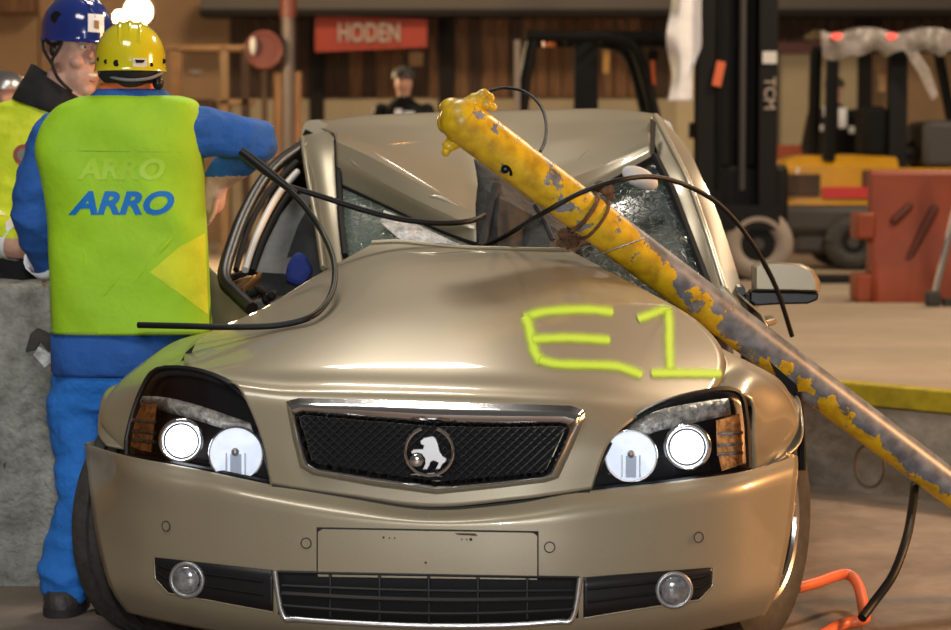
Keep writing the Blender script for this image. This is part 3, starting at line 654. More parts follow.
# ---- body sides, doors, rear
def flank(s, v0, v1, zlo, ztop, name, nv=10, extra=None):
    rw = []
    for i in range(nv):
        v = v0 + (v1 - v0) * i / (nv - 1); taper = max(0, (v - 3.6) / 1.4) ** 2 * .10
        col = []
        for k in range(12):
            lo = zlo(v) if callable(zlo) else zlo; z = lo + (ztop - lo) * k / 11; col.append(C(side_u(s, z) - s * taper, v, z))
        rw.append(col)
    return MB().grid(rw).build(name, 'gold_paint', car, 50, solid=.006)
arch = lambda vc: (lambda v: .32 + max(0, (.40 ** 2 - min(abs(v - vc), .40) ** 2)) ** .5 * 1.0 if abs(v - vc) < .40 else .24)
for s in (-1, 1):
    d1 = flank(s, 1.44 if s > 0 else 1.56, 2.52, .28, .96, 'front_door'); d2 = flank(s, 2.54, 3.48, .28, .97, 'rear_door')
    flank(s, 3.50, 4.85, arch(3.95), .98, 'quarter_panel', 28)
    flank(s, 1.35 if s > 0 else 1.58, 3.6, .18, .27, 'sill', 6)
    for d, v in ((d1, 2.38), (d2, 3.36)): MB().tube([C(s * .945, v - .16, .82), C(s * .975, v - .12, .825), C(s * .975, v + .02, .825), C(s * .945, v + .06, .82)], .012, 8).build('door_handle', 'gold_paint', d, 60)
    MB().tube([C(s * .825, 1.44, .968), C(s * .83, 2.5, .975), C(s * .83, 3.5, .985)], .014, 8).build('belt_trim', 'black_plastic', car)
    # rails over the rear doors and C pillar
    MB().tube(crom([C(s * .60, 2.55, 1.47), C(s * .605, 3.0, 1.475), C(s * .61, 3.4, 1.43), C(s * .68, 3.85, 1.20), C(s * .78, 4.25, 1.0)], 24), .045, 10, ell=(1, .8)).build('roof_rail', 'gold_paint', car, 60)
    MB().tube([C(s * .82, 2.50, .97), C(s * .73, 2.53, 1.25), C(s * .615, 2.56, 1.46)], .034, 8, ell=(.7, 1)).build('centre_pillar', 'black_plastic', car, 60)
    gl = [C(s * .82, 2.56, .98), C(s * .82, 3.45, .99), C(s * .70, 3.60, 1.30), C(s * .62, 3.3, 1.43), C(s * .62, 2.6, 1.44)]
    MB().prism(gl, [q + BX * (-s * .006) for q in gl]).build('rear_side_window', 'window_glass', car, 0)
# boot, rear window, rear bumper
MB().grid(loft([[C(-.78, 4.22, 1.0), C(0, 4.2, 1.06), C(.78, 4.22, 1.0)], [C(-.78, 4.6, 1.0), C(0, 4.65, 1.06), C(.78, 4.6, 1.0)], [C(-.76, 4.86, .98), C(0, 4.98, 1.03), C(.76, 4.86, .98)], [C(-.76, 4.88, .7), C(0, 5.02, .7), C(.76, 4.88, .7)]], 17, 16)).build('boot_lid', 'gold_paint', car, 50, solid=.008)
MB().grid(loft([[C(-.87, 4.7, .68), C(-.6, 4.95, .70), C(0, 5.06, .70), (C(.6, 4.95, .70)), C(.87, 4.7, .68)], [C(-.88, 4.7, .45), C(-.62, 5.0, .45), C(0, 5.1, .45), C(.62, 5.0, .45), C(.88, 4.7, .45)], [C(-.84, 4.7, .24), C(-.6, 4.92, .24), C(0, 5.02, .24), C(.6, 4.92, .24), C(.84, 4.7, .24)]], 25, 10)).build('rear_bumper', 'gold_paint', car, 50, solid=.008)
rw_ = [C(-.56, 3.42, 1.44), C(.56, 3.42, 1.44), C(.70, 4.2, 1.02), C(-.70, 4.2, 1.02)]
MB().prism(rw_, [q - Vector((0, 0, .006)) for q in rw_]).build('rear_window', 'window_glass', car, 0)
MB().box(C(0, 2.6, .26), (1.7, 2.6, .06), Matrix.Rotation(-YAW, 3, 'Z')).build('underbody', 'matt_black', car)
MB().box(C(0, .75, .45), (1.15, .9, .4), Matrix.Rotation(-YAW, 3, 'Z')).build('engine_block', 'matt_black', car, bevel=.03)
# ---- caved roof
RR = [([(338,184),(372,200),(410,218),(445,233),(478,244),(520,228),(565,208),(610,182),(655,156)], [2.12,2.06,1.98,1.9,1.85,1.92,2.0,2.07,2.14]),
      ([(337,162),(371,178),(410,198),(446,215),(479,228),(522,214),(567,195),(611,173),(653,150)], [2.13,2.05,1.96,1.89,1.85,1.93,2.02,2.09,2.16]),
      ([(336,142),(370,157),(408,178),(446,198),(480,213),(524,198),(568,180),(612,163),(652,145)], [2.17,2.09,2.0,1.93,1.9,1.97,2.06,2.13,2.2]),
      ([(335,137),(371,146),(409,160),(448,176),(482,188),(525,176),(568,163),(612,150),(651,139)], [2.28,2.24,2.2,2.16,2.14,2.17,2.22,2.26,2.3]),
      ([(334,134),(371,137),(410,143),(449,149),(483,153),(525,148),(567,141),(611,136),(650,132)], [2.42,2.42,2.4,2.39,2.38,2.39,2.4,2.42,2.42]),
      ([(322,129),(362,127),(406,127),(450,126),(486,126),(525,125),(566,123),(612,121),(652,122)], [2.55,2.58,2.6,2.6,2.6,2.6,2.6,2.58,2.55]),
      ([(304,127),(348,118),(398,115),(450,113),(490,112),(530,111),(570,110),(615,110),(656,115)], [2.62,2.7,2.72,2.73,2.74,2.73,2.72,2.7,2.62])]
rows = [[L(x, y, v) for (x, y), v in zip(r, vv)] for r, vv in RR]
last = [(q - CO) for q in rows[-1]]
for v, dz_, k in ((2.86, .004, 1.0), (3.15, -.015, 1.0), (3.45, -.09, .98)):
    rows.append([C(q.dot(BX) * k, v, q.z + dz_) for q in last])
rm = MB().grid(loft(rows, 49, 60, crom, lin)); ROOF = rm.bvh()
roof = rm.build('roof', 'gold_paint', car, 22, solid=.004, soloff=1)
MB().tube([ (L(x, y + 1.5, v - .01)) for x, y, v in zip([p[0] for p in RR[0][0]], [p[1] for p in RR[0][0]], RR[0][1])][:5], .010, 6).build('windscreen_seal', 'matt_black', roof)
MB().tube([ (L(x, y + 1.5, v - .01)) for x, y, v in zip([p[0] for p in RR[0][0]], [p[1] for p in RR[0][0]], RR[0][1])][5:], .011, 6).build('windscreen_seal', 'matt_black', roof)
# small crumple ridges on left fold
def rridge(pts, r):
    q = [hit(ROOF, x, y, -r * .4) for x, y in pts]; q = [p for p in q if p]
    if len(q) > 2: MB().tube(crom(q, 24), [r * math.sin(math.pi * (.05 + .9 * i / 23)) for i in range(24)], 8).build('roof_crease', 'gold_paint', roof, 60)
rridge([(345, 150), (355, 165), (368, 169)], .010); rridge([(418, 202), (432, 197), (455, 204), (475, 216)], .012); rridge([(418, 200), (422, 212), (428, 222)], .008)
rridge([(335, 133), (372, 152), (410, 175), (447, 197), (478, 212)], .012)
rridge([(375, 145), (430, 141), (470, 142)], .006); rridge([(575, 172), (590, 150), (640, 132)], .008)
# ---- A pillars
def pillar(inn, out, vs_, name='windscreen_pillar', bulge=.03):
    a = [L(x, y, v) for (x, y), v in zip(inn, vs_)]; b = [L(x, y, v + .03) for (x, y), v in zip(out, vs_)]
    md = [(p + q) / 2 - AX * bulge for p, q in zip(a, b)]; bk_ = [(p + q) / 2 + AX * .05 for p, q in zip(a, b)]
    rings_ = [[a[i], a[i].lerp(md[i], .6) - AX * bulge * .3, md[i], b[i].lerp(md[i], .6) - AX * bulge * .3, b[i], bk_[i]] for i in range(len(a))]
    cols = [crom([r[k] for r in rings_], 24) for k in range(6)]
    return MB().rings([[cols[k][i] for k in range(6)] for i in range(24)]).build(name, 'gold_paint', car, 50)
pl = pillar([(333,130),(336,150),(338,185),(341,220),(346,262)], [(301,136),(303,152),(309,188),(315,225),(322,270)], [2.5, 2.3, 2.1, 1.9, 1.62])
MB().tube([L(x, y, v) for x, y, v in ((337, 140, 2.28), (339, 185, 2.05), (341, 220, 1.86), (345, 256, 1.6))], .011, 6).build('pillar_trim', 'matt_black', pl)
MB().tube(crom([L(302, 138, 2.45), L(304, 152, 2.3), L(310, 188, 2.08), L(317, 225, 1.88), L(323, 268, 1.6)], 20), .009, 8).build('pillar_edge', 'gold_paint', pl, 60)
pr = pillar([(651,120),(657,150),(671,180),(688,225),(708,295)], [(657,113),(686,146),(702,178),(722,225),(749,312)], [2.5, 2.25, 2.0, 1.8, 1.48])
MB().tube([L(x, y, v) for x, y, v in ((655, 156, 2.1), (672, 190, 1.93), (690, 237, 1.74), (711, 293, 1.44))], .014, 6).build('pillar_trim', 'matt_black', pr)
MB().tube(crom([L(655, 116, 2.5), L(672, 148, 2.22), L(690, 185, 1.95), (L(706, 230, 1.76)), L(722, 280, 1.52), L(735, 318, 1.36)], 20), .011, 8).build('pillar_edge', 'gold_paint', pr, 60)
MB().prism([L(650, 118, 2.3), L(656, 122, 2.3), L(654, 160, 2.1), L(650, 152, 2.12)], [q + AX * .02 for q in [L(650, 118, 2.3), L(656, 122, 2.3), L(654, 160, 2.1), L(650, 152, 2.12)]]).build('torn_trim', 'matt_black', pr, 0)
sheet([(704, 296), (724, 285), (738, 300), (752, 322), (728, 322)], 0, 'scuttle_corner', 'gold_paint', car, .04, f=lambda x, y, o: L(x, y, 1.42), bevel=.006)
# ---- windscreen pieces
def glass(rows_, mt, label=None, nu=12, nv=8):
    return MB().grid(loft([[L(*p) for p in r] for r in rows_], nu, nv, lin, lin)).build('windscreen', mt, car, 50, solid=.005, label=label)
gA = glass([[(340,188,2.06),(375,204,1.98),(412,221,1.90),(445,236,1.84),(474,247,1.80)], [(343,222,1.86),(372,235,1.80),(400,243,1.74),(430,249,1.70),(470,253,1.68)], [(346,262,1.62),(372,262,1.58),(400,262,1.55),(430,262,1.55),(470,262,1.55)]], 'glass_green', 'shattered left windscreen piece')
sheet([(384, 210), (412, 222), (462, 246), (425, 247), (398, 238), (380, 222)], 0, 'frosted_shards', 'glass_white', gA, .004, f=lambda x, y, o: L(x, y, 1.72 + (250 - y) / 60 * .2))
gB = glass([[(556,214,1.93),(590,198,1.98),(622,180,2.02),(656,162,2.08)], [(556,240,1.76),(600,232,1.78),(645,225,1.8),(684,222,1.80)], [(560,262,1.60),(610,285,1.5),(660,312,1.42),(708,298,1.44)], [(560,275,1.5),(610,310,1.40),(660,345,1.34),(708,345,1.34)]], 'glass_cracked', 'shattered dark windscreen piece under the pole')
ms = MB().ellipsoid(L(640, 178, 1.86), (.062, .015, .032), Matrix.Rotation(.45, 3, 'Y')); ms.build('rear_view_mirror', 'light_trim', car, 60)
# torn dark lining at the centre
tr = [[(474,160,1.78),(498,172,1.76),(530,196,1.74),(560,216,1.72),(592,243,1.70)], [(479,185,1.72),(500,200,1.62),(530,215,1.66),(555,230,1.62),(580,246,1.64)], [(477,205,1.70),(498,222,1.58),(525,232,1.64),(550,242,1.58),(572,256,1.6)], [(478,250,1.62),(498,254,1.55),(525,256,1.58),(548,258,1.54),(566,262,1.55)]]
MB().grid(loft([[L(*p) for p in r] for r in tr], 17, 13, lin, lin)).build('torn_roof_lining', 'liner_dark', car, 15, solid=.012)
MB().tube([L(497, 185, 1.66), L(489, 215, 1.6), L(482, 246, 1.55)], [.016, .014, .012], 8).build('lining_strut', 'dark_interior', car)
MB().tube([L(535, 205, 1.6), L(545, 222, 1.58), L(553, 240, 1.55)], .008, 6).build('lining_strut', 'dark_interior', car)
# ---- interior
MB().box(C(0, 1.75, .80), (1.45, .45, .25), Matrix.Rotation(-YAW, 3, 'Z')).build('dashboard', 'dark_interior', car, bevel=.05)
MB().box(C(0, 1.38, .80), (1.3, .22, .2), Matrix.Rotation(-YAW, 3, 'Z')).build('cowl_panel', 'matt_black', car, bevel=.02)
for s in (-1, 1):
    st_ = thing_child('seat', car, C(s * .38, 2.6, .3)); Rz = Matrix.Rotation(-YAW, 3, 'Z')
    MB().box(C(s * .38, 2.45, .50), (.50, .52, .18), Rz).build('seat_cushion', 'grey_trim', st_, bevel=.05)
    MB().box(C(s * .38, 2.78, .85), (.50, .16, .62), Rz @ Matrix.Rotation(-.3, 3, 'X')).build('seat_back', 'grey_trim', st_, bevel=.06)
MB().ring(C(-.38, 2.06, .86), (0, -1, .45), .185, .016, 36).build('steering_wheel', 'black_plastic', car)
# left front door window frame seen beside the bent pillar
fpx = [(252,309,1.30),(236,294,1.40),(224,278,1.5),(232,245,1.68),(245,212,1.86),(262,182,2.04),(280,162,2.2),(303,146,2.4)]
fd = MB().tube(crom([L(*p) for p in fpx], 40), .021, 8).build('door_frame', 'black_plastic', car, 60)
MB().tube(crom([L(245,270,1.66), L(255,240,1.80), L(269,210,1.94), L(283,188,2.08), L(297,172,2.2)], 24), .012, 8, ell=(1.0, 1)).build('pale_trim_strip', 'light_trim', fd, 60)
MB().tube(crom([L(236,270,1.6), L(246,235,1.78), L(261,203,1.94), L(278,180,2.08), L(296,162,2.22)], 24), .010, 8).build('inner_seal', 'matt_black', fd, 60)
MB().tube(crom([L(251,272,1.7), L(263,240,1.84), L(277,212,1.98), L(291,192,2.12)], 24), .015, 8).build('inner_seal', 'matt_black', fd, 60)
gp = [(256,272),(266,244),(281,214),(296,195),(316,190),(312,215),(300,245),(288,274)]
sheet(gp, 0, 'pillar_lining', 'grey_trim', fd, .03, f=lambda x, y, o: L(x, y, 2.3 - (y - 190) / 90 * .2))
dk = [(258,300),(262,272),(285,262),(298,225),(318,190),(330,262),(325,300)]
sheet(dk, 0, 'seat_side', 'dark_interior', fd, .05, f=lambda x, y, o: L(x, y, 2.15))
sheet([(284,282),(286,264),(297,250),(306,258),(313,272),(302,288)], 0, 'blue_cloth', 'dark_blue', fd, .06, f=lambda x, y, o: L(x, y, 1.98), bevel=.02)
ds = MB().grid(loft([[L(205,264,1.66), L(216,272,1.62), L(226,284,1.58)], [L(208,300,1.60), L(229,308,1.50), L(252,314,1.40)], [L(212,345,1.56), L(234,340,1.42), L(262,330,1.3)]], 10, 10)).build('door_skin_corner', 'gold_paint', fd, 50, solid=.01)
for i in range(7):
    x = 236 + i * 6; MB().ellipsoid(L(x, 290 + (i * 7 % 4) * 3, 1.52), (.022, .02, .014), Matrix.Rotation(i * .9, 3, 'Y'), 7, 5).build('torn_rubber', 'matt_black', fd)
# ---- right mirror
mi = thing_child('door_mirror', car, L(785, 300, 1.62))
def mring(s, k): 
    pts = [(752,266),(758,262.5),(780,262),(801,263.5),(814,270),(820,282),(819.5,292),(800,291.5),(775,291),(752,290.5)]
    cx, cy = 786, 277
    return [L(cx + (x - cx) * k, cy + (y - cy) * k, s) for x, y in pts]
MB().rings([mring(1.50, .86), mring(1.515, .95), mring(1.54, 1.0), mring(1.62, 1.02), mring(1.66, .98)]).build('mirror_shell', 'gold_paint', mi, 40)
lowp = [(750,291),(775,291.5),(800,292),(819,293),(818,300),(808,304),(780,304.5),(756,306),(750,302)]
lw = [L(x, y, 1.53) for x, y in lowp]; MB().prism(lw, [q + AX * .12 for q in lw]).build('mirror_base', 'black_plastic', mi, 0, bevel=.006)
MB().tube([L(760, 298, 1.58), L(744, 300, 1.6), L(728, 300, 1.6)], [.02, .024, .03], 8).build('mirror_arm', 'black_plastic', mi, 60)
gl = [L(x, y, 1.672) for x, y in ((756,268),(798,267),(813,274),(815,289),(756,287))]; MB().prism(gl, [q - AX * .003 for q in gl]).build('mirror_glass', 'chrome', mi, 0)

# ================================================================== POLE AND CABLES
pA = P(462, 121, 6.8); pB = P(951, 488, 7.25); pd = (pB - pA).normalized(); plen = (pB - pA).length
pole = thing('fallen_pole', 'worn yellow and grey steel pole lying across the gold car', 'pole', pA)
tend = plen * 1.0 + (pB.z - 0.05) / -pd.z
N = 120; path = [pA + pd * (tend * i / N) for i in range(N + 1)]; rad = [.0635 - .011 * min(1, i / N * tend / plen) for i in range(N + 1)]
pm_ = MB().tube(path, rad, 28); po = pm_.build('pole_shaft', 'pole', pole, 40, fixn=False)
at = po.data.attributes.new('along', 'FLOAT', 'POINT')
pu = pd.cross(Vector((0, 0, 1))).normalized(); pw = pu.cross(pd)      # pw: upwards across the pole
for i, q in enumerate(pm_.v):
    k = i // 28; t = k / N * tend / plen; rel = (q - path[min(k, N)]).dot(pw) / .06
    base = .075 if t < .25 else min(.075 + (t - .25) / .3 * .21, .29)
    if t > .25: base += min(1, (t - .25) / .1) * .15 * max(-.8, rel) - .1 * (rel < -.5) * (t > .75)
    at.data[i].value = base
# torn ears and lumps at the upper end
m = MB(); e = pA
m.ellipsoid(e - pd * .002, (.062, .062, .062)); m.ellipsoid(P(452, 108, 6.83), (.036, .04, .03)); m.ellipsoid(P(446, 122, 6.83), (.026, .04, .034))
eo = m.build('pole_end', 'pole', pole, 50); at = eo.data.attributes.new('along', 'FLOAT', 'POINT')
for i in range(len(eo.data.vertices)): at.data[i].value = -.06
for pts, r in (([(462,110),(474,104),(484,96),(490,98)], [.03,.03,.022,.014]), ([(478,106),(486,104),(493,107)], [.024,.022,.012]), ([(456,140),(449,146),(446,152)], [.024,.02,.013])):
    eo = MB().tube(crom([P(x, y, 6.82) for x, y in pts], 12), [r[min(int(i * len(r) / 12), len(r) - 1)] for i in range(12)], 10, rnd=True).build('torn_lug', 'pole', pole, 60)
    at = eo.data.attributes.new('along', 'FLOAT', 'POINT')
    for i in range(len(eo.data.vertices)): at.data[i].value = -.06
for pxx, w_, nm in ((581, .014, 'clamp_band'), (592, .010, 'clamp_band')):
    t = (pxx - 462) / (951 - 462) * .965; c = pA + pd * (plen * t)
    MB().ring(c, pd, .0645, w_ * .5, 30, m=6, upv=(0, 0, 1)).build(nm, 'rust', pole, 50)
for (x, y, r) in ((606, 190, .022), (602, 197, .02), (590, 191, .015), (566, 236, .022), (561, 244, .02)): pass
m = MB()
for (x, y, r) in ((607, 190, .022), (600, 186, .018), (592, 192, .015), (611, 197, .013)): m.ellipsoid(P(x, y, 6.93), (r, r, r * .9), n=9, m=6)
m.build('rusted_bolt', 'rust', pole, 40)
m = MB()
for (x, y, r) in ((566, 234, .02), (571, 241, .022), (562, 243, .014)): m.ellipsoid(P(x, y, 6.95), (r * 1.3, r, r), n=9, m=6)
m.tube([P(574, 232, 6.95), P(565, 248, 6.95)], .012, 7); m.build('rusted_bolt', 'rust', pole, 40)
vs_, fs_ = text_mesh('9', .05, offset=.002); c = P(508, 171, 6.80)
POLE = pm_.bvh(); R = Matrix.Rotation(math.pi / 2, 3, 'X') @ Matrix.Rotation(math.radians(55), 3, 'Z'); mm = MB()
vv = []
for q in vs_:
    w_ = c + R @ q; d = (w_ - CAM).normalized(); h = POLE.ray_cast(CAM, d); vv.append((h[0] if h[0] else w_) - d * .002)
mm.add(vv, fs_).build('stencilled_digit', 'matt_black', pole, 0)

def cable(name, pts, r, label, cat='cable', material='cable_black', loc=None):
    q = crom([P(*p) for p in pts], 14 * len(pts)); o = MB().tube(q, r, 8).build(name, material, None, 60, loc=loc or q[0]); return tag(o, label, cat)
cable('black_cable', [(290,191,6.84),(305,207,6.84),(322,232,6.78),(334,262,6.62),(332,292,6.45),(314,315,6.32),(280,325,6.3),(230,327,6.3),(185,326,6.32),(138,325,6.36)], .0085, 'black cable looping down over the gold hood to the man in the vest')
rod = MB().tube([P(241, 151, 6.95), P(258, 164, 6.94), P(296, 194, 6.90)], [.013, .016, .010], 8); 
tag(rod.build('antenna_rod', 'black_plastic', None, 60, loc=P(241, 151, 6.98)), 'thick black bent rod beside the blue sleeve elbow', 'rod')
cable('black_cable', [(287,186,6.99),(320,196,6.99),(360,209,7.0),(400,219,7.02),(440,223,7.05),(470,221,7.1),(484,215,7.2)], .0085, 'black cable sagging across the broken windscreen of the gold car')
cable('black_cable', [(482,247,7.25),(505,236,7.1),(540,215,6.8),(580,193,6.78),(620,180,6.8),(655,177,6.9),(690,187,7.0),(722,207,7.05),(750,240,7.1),(775,285,7.2),(792,336,7.3)], .0075, 'black cable arching over the yellow pole to the door mirror')
cable('thin_wire', [(486,92,7.4),(505,88,7.4),(525,92,7.35),(540,105,7.25),(546,122,7.15),(545,140,7.05),(540,152,6.95)], .005, 'thin dark wire standing up behind the torn pole end', 'wire')
cable('thin_wire', [(596,256,6.88),(620,247,6.85),(650,236,6.85)], .002, 'fine pale strand of wire lying across the middle of the pole', 'wire', 'metal_grey')
# hose from the pole to the floor frame
hz = [P(915, 484, 7.28), P(912, 510, 7.1), P(906, 540, 6.95), P(893, 575, 6.85), P(874, 602, 6.8), P(862, 618, 6.75)]
hq = crom(hz, 60); tag(MB().tube(hq, .0135, 10).build('black_hose', 'cable_black', None, 60, loc=hz[0]), 'black hose hanging from the grey pole down to the orange floor frame', 'hose')
# orange bent tube stand on the floor
o1 = [PZ(796, 588, .10), PZ(815, 583, .10), PZ(845, 574, .10), PZ(858, 585, .08), PZ(864, 612, .05), PZ(862, 620, .04), PZ(838, 626, .03), PZ(800, 648, .03)]
ft = tag(MB().tube(crom(o1, 60), .017, 10).build('bent_tube_frame', 'orange_paint', None, 60, loc=PZ(830, 620, 0)), 'orange bent steel tube frame on the floor beside the front wheel', 'frame')

# ================================================================== PEOPLE
from mathutils import noise as NZ
def foldv(w):
    a = NZ.noise(Vector((w.x * 5 + w.z * 3, w.y * 5, w.z * 13))); b_ = NZ.noise(Vector((w.x * 14 - w.z * 10, w.y * 12, w.z * 22 + 7)))
    return (1 - abs(a) * 2.2) * .6 + b_ * .5
def wrinkle(me, base, skinfun, amp):
    nn = [v.normal.copy() for v in me.vertices]
    for v, n in zip(me.vertices, nn):
        w = v.co + base
        if not skinfun(w): v.co = v.co + n * (foldv(w) - .25) * amp
def remesh_body(m, vox, matfun, mats, name, parent, smooth_it=3, fold=0, skinfun=None):
    base = org(parent); me = bpy.data.meshes.new('tmp'); me.from_pydata([q - base for q in m.v], [], m.f)
    bm = bmesh.new(); bm.from_mesh(me); bmesh.ops.recalc_face_normals(bm, faces=bm.faces); bm.to_mesh(me); bm.free()
    o = bpy.data.objects.new('tmp', me); COL.objects.link(o)
    md = o.modifiers.new('r', 'REMESH'); md.mode = 'VOXEL'; md.voxel_size = vox
    sm = o.modifiers.new('s', 'SMOOTH'); sm.iterations = smooth_it; sm.factor = .5
    bpy.context.view_layer.update(); ne = bpy.data.meshes.new_from_object(o.evaluated_get(bpy.context.evaluated_depsgraph_get()))
    bpy.data.objects.remove(o); bpy.data.meshes.remove(me)
    ne.name = name; b = bpy.data.objects.new(name, ne); COL.objects.link(b); b.parent = parent; reg(b, base)
    ne.materials.clear()
    for q in mats: ne.materials.append(MAT[q])
    ne.shade_smooth()
    if fold: wrinkle(ne, base, skinfun or (lambda w: False), fold)
    for p in ne.polygons: p.material_index = matfun(p.center + base)
    return b
def ering(c, hx, hy, n=28, e=2.4, rz=0):
    out = []
    for k in range(n):
        a = 2 * math.pi * k / n; ca, sa = math.cos(a), math.sin(a)
        x = hx * abs(ca) ** (2 / e) * (1 if ca >= 0 else -1); y = hy * abs(sa) ** (2 / e) * (1 if sa >= 0 else -1)
        out.append(Vector(c) + Vector((x * math.cos(rz) - y * math.sin(rz), x * math.sin(rz) + y * math.cos(rz), 0)))
    return out
def hand(m, wrist, dirv, palm_n, s=1.0, curl=.5, thumb=1):
    """closed chains: palm, four unequal fingers and a thumb leaving the side of the palm"""
    d = Vector(dirv).normalized(); nrm = Vector(palm_n); nrm = (nrm - d * nrm.dot(d)).normalized(); side = d.cross(nrm).normalized()
    m.tube([wrist, wrist + d * .045 * s, wrist + d * .085 * s], [.026 * s, .038 * s, .036 * s], 14, ell=(1, .48) if abs(side.dot(Vector((0, 0, 1)))) < .7 else (.6, 1), rnd=True)
    for k, ln in enumerate((.068, .078, .072, .056)):
        r0 = wrist + d * .082 * s + side * ((k - 1.5) * .0195 * s); p = [r0]; dd = d.copy()
        for j, fr in enumerate((.48, .3, .22)):
            dd = (dd + nrm * curl * (.35 + .2 * j)).normalized(); p.append(p[-1] + dd * ln * fr * s)
        m.tube(p, [.0095 * s, .009 * s, .0082 * s, .007 * s], 10, rnd=True)
    t0 = wrist + d * .03 * s - side * thumb * -.030 * s; t1 = t0 + (d * .6 + side * thumb * .7 + nrm * .3).normalized() * .04 * s; t2 = t1 + (d * .9 + side * thumb * .2 + nrm * .4).normalized() * .03 * s
    m.tube([t0, t1, t2], [.013 * s, .0105 * s, .0085 * s], 10, rnd=True)
# ---------------- man in the green vest, back to the camera
D1 = 7.16
p1 = thing('person', 'person in blue overalls and green vest marked ARRO, yellow helmet, seen from behind', 'person', PZ(95, 618, 0).xy.to_3d())
p1.location.y = D1; ORG[p1.name] = Vector((P(95, 610, D1).x, D1, 0)); p1.location = ORG[p1.name]
b = MB()
tor = [(408,106,52,.10),(385,107,55,.125),(360,112,58,.13),(330,126,68,.13),(270,128,66,.12),(210,126,68,.12),(150,122,70,.12),(125,126,62,.105),(110,130,46,.085),(98,132,26,.062)]
b.rings([ering(P(cx, py, D1), hw / 335, dp) for py, cx, hw, dp in tor])
hipz = P(85, 385, D1).z
b.tube(crom([P(84, 385, D1), P(80, 430, D1), P(86, 490, D1 - .02), P(74, 545, D1), P(66, 580, D1)], 14), [.108,.105,.10,.095,.09,.088,.085,.083,.082,.082,.084,.088,.092,.085], 18, rnd=True)
b.tube(crom([P(140, 385, D1), P(136, 440, D1 + .02), P(130, 490, D1 + .04), P(122, 545, D1 + .04), P(116, 580, D1 + .04)], 14), [.105,.10,.095,.09,.088,.085,.083,.08,.08,.08,.082,.085,.088,.082], 18, rnd=True)
b.tube(crom([P(58, 138, D1), P(42, 172, D1), P(34, 212, D1 + .02), P(40, 240, D1 + .10), P(50, 262, D1 + .20)], 14), [.08,.078,.074,.072,.07,.068,.068,.068,.066,.062,.058,.055,.052,.05], 16, rnd=True)
b.tube(crom([P(188, 132, D1), P(222, 134, D1 + .01), P(254, 140, D1 + .03), P(250, 152, D1 + .12), P(232, 166, D1 + .20), P(219, 178, D1 + .26)], 16), [.08,.078,.075,.072,.071,.07,.07,.069,.066,.062,.058,.055,.052,.05,.047,.045], 16, rnd=True)
b.tube([P(132, 104, D1), P(132, 82, D1)], [.062, .055], 16)
b.ellipsoid(P(132, 63, D1 - .005), (.078, .098, .10))
b.ellipsoid(P(132, 70, D1 + .08), (.05, .04, .05)); b.ellipsoid(P(132, 58, D1 + .105), (.014, .022, .022))
for s in (-1, 1): b.ellipsoid(P(132, 62, D1) + Vector((s * .08, .012, 0)), (.012, .02, .032))
hand(b, P(216, 176, D1 + .24), (-.05, -.15, -1), (-.6, -.2, 0), 1.0, .35)
hand(b, P(52, 266, D1 + .22), (.3, .8, -.4), (0, -.2, -1), 1.0, .5)
hw_ = P(216, 183, D1).z; trz = P(90, 372, D1).z
def mf1(c):
    w = c; px = 475.5 + w.x / w.y * F
    if w.z > P(0, 96, D1).z: return 3 if w.y > D1 + .05 else 4
    if w.y > D1 + .12 and w.z < P(0, 176, D1 + .25).z and px > 195 and w.z > P(0, 250, D1).z: return 3
    if w.y > D1 + .235 and px < 75 and w.z < P(0, 255, D1).z and w.z > P(0, 320, D1).z: return 3
    if w.z < trz: return 1
    return 0
body1 = remesh_body(b, .0075, mf1, ['blue_cloth', 'trouser_blue', 'hivis_green', 'skin', 'hair'], 'body', p1, 3, .013, lambda w: mf1(w) >= 3)
# jacket hem fold, cuffs, collars
MB().rings([ering(P(114, y, D1), hw / 335, dp) for y, hw, dp in ((330, 62, .142), (352, 62, .142), (370, 61, .140), (374, 59, .134))], caps=False).build('jacket_hem', 'blue_cloth', p1, 60, solid=.004)
MB().rings([ering(P(131, y, D1 + .0), hw / 335, dp, rz=0) for y, hw, dp in ((112, 54, .10), (102, 46, .088), (93, 36, .078), (90, 33, .074))], caps=False).build('jacket_collar', 'blue_cloth', p1, 60, solid=.006)
MB().rings([ering(P(128, y, D1), hw / 335, dp) for y, hw, dp in ((97, 31, .072), (88, 27.5, .066), (83.5, 26, .064))], caps=False).build('orange_collar', 'orange_cloth', p1, 60, solid=.006)
cu = MB().tube([P(42, 256, D1 + .17), P(50, 264, D1 + .215)], [.061, .058], 16, caps=False); cu.build('reflective_cuff', 'reflective', p1, 60, solid=.004)
# vest
vst = [(97,86,182,.085),(101,72,194,.105),(110,56,199,.122),(128,43,201,.134),(152,37.5,202,.142),(180,43,203,.144),(214,48.5,204.5,.143),(262,51.5,207.5,.144),(300,53,209,.146),(331,54,211,.148)]
vm = MB().rings(loft([ering(P((a + c_) / 2, y, D1), (c_ - a) / 2 / 335.2, dp, 40, 3.0) for y, a, c_, dp in vst], 40, 90, lin), caps=False)
vm.v = [q - Vector((0, 1 if q.y < D1 else -1, 0)) * .018 * NZ.noise(Vector((q.x * 7 + q.z * 6, 0, q.z * 4 - q.x * 3))) for q in vm.v]; VB = vm.bvh()
vest = vm.build('vest', 'hivis_green', p1, 60, solid=.005, label='green high visibility vest')
def onv(px, py, off=.003):
    d = ray(px, py).normalized(); h = VB.ray_cast(CAM, d)
    if h[0] is None: return P(px, py, D1)
    return h[0] + (h[1] if h[1].dot(d) < 0 else -h[1]) * off
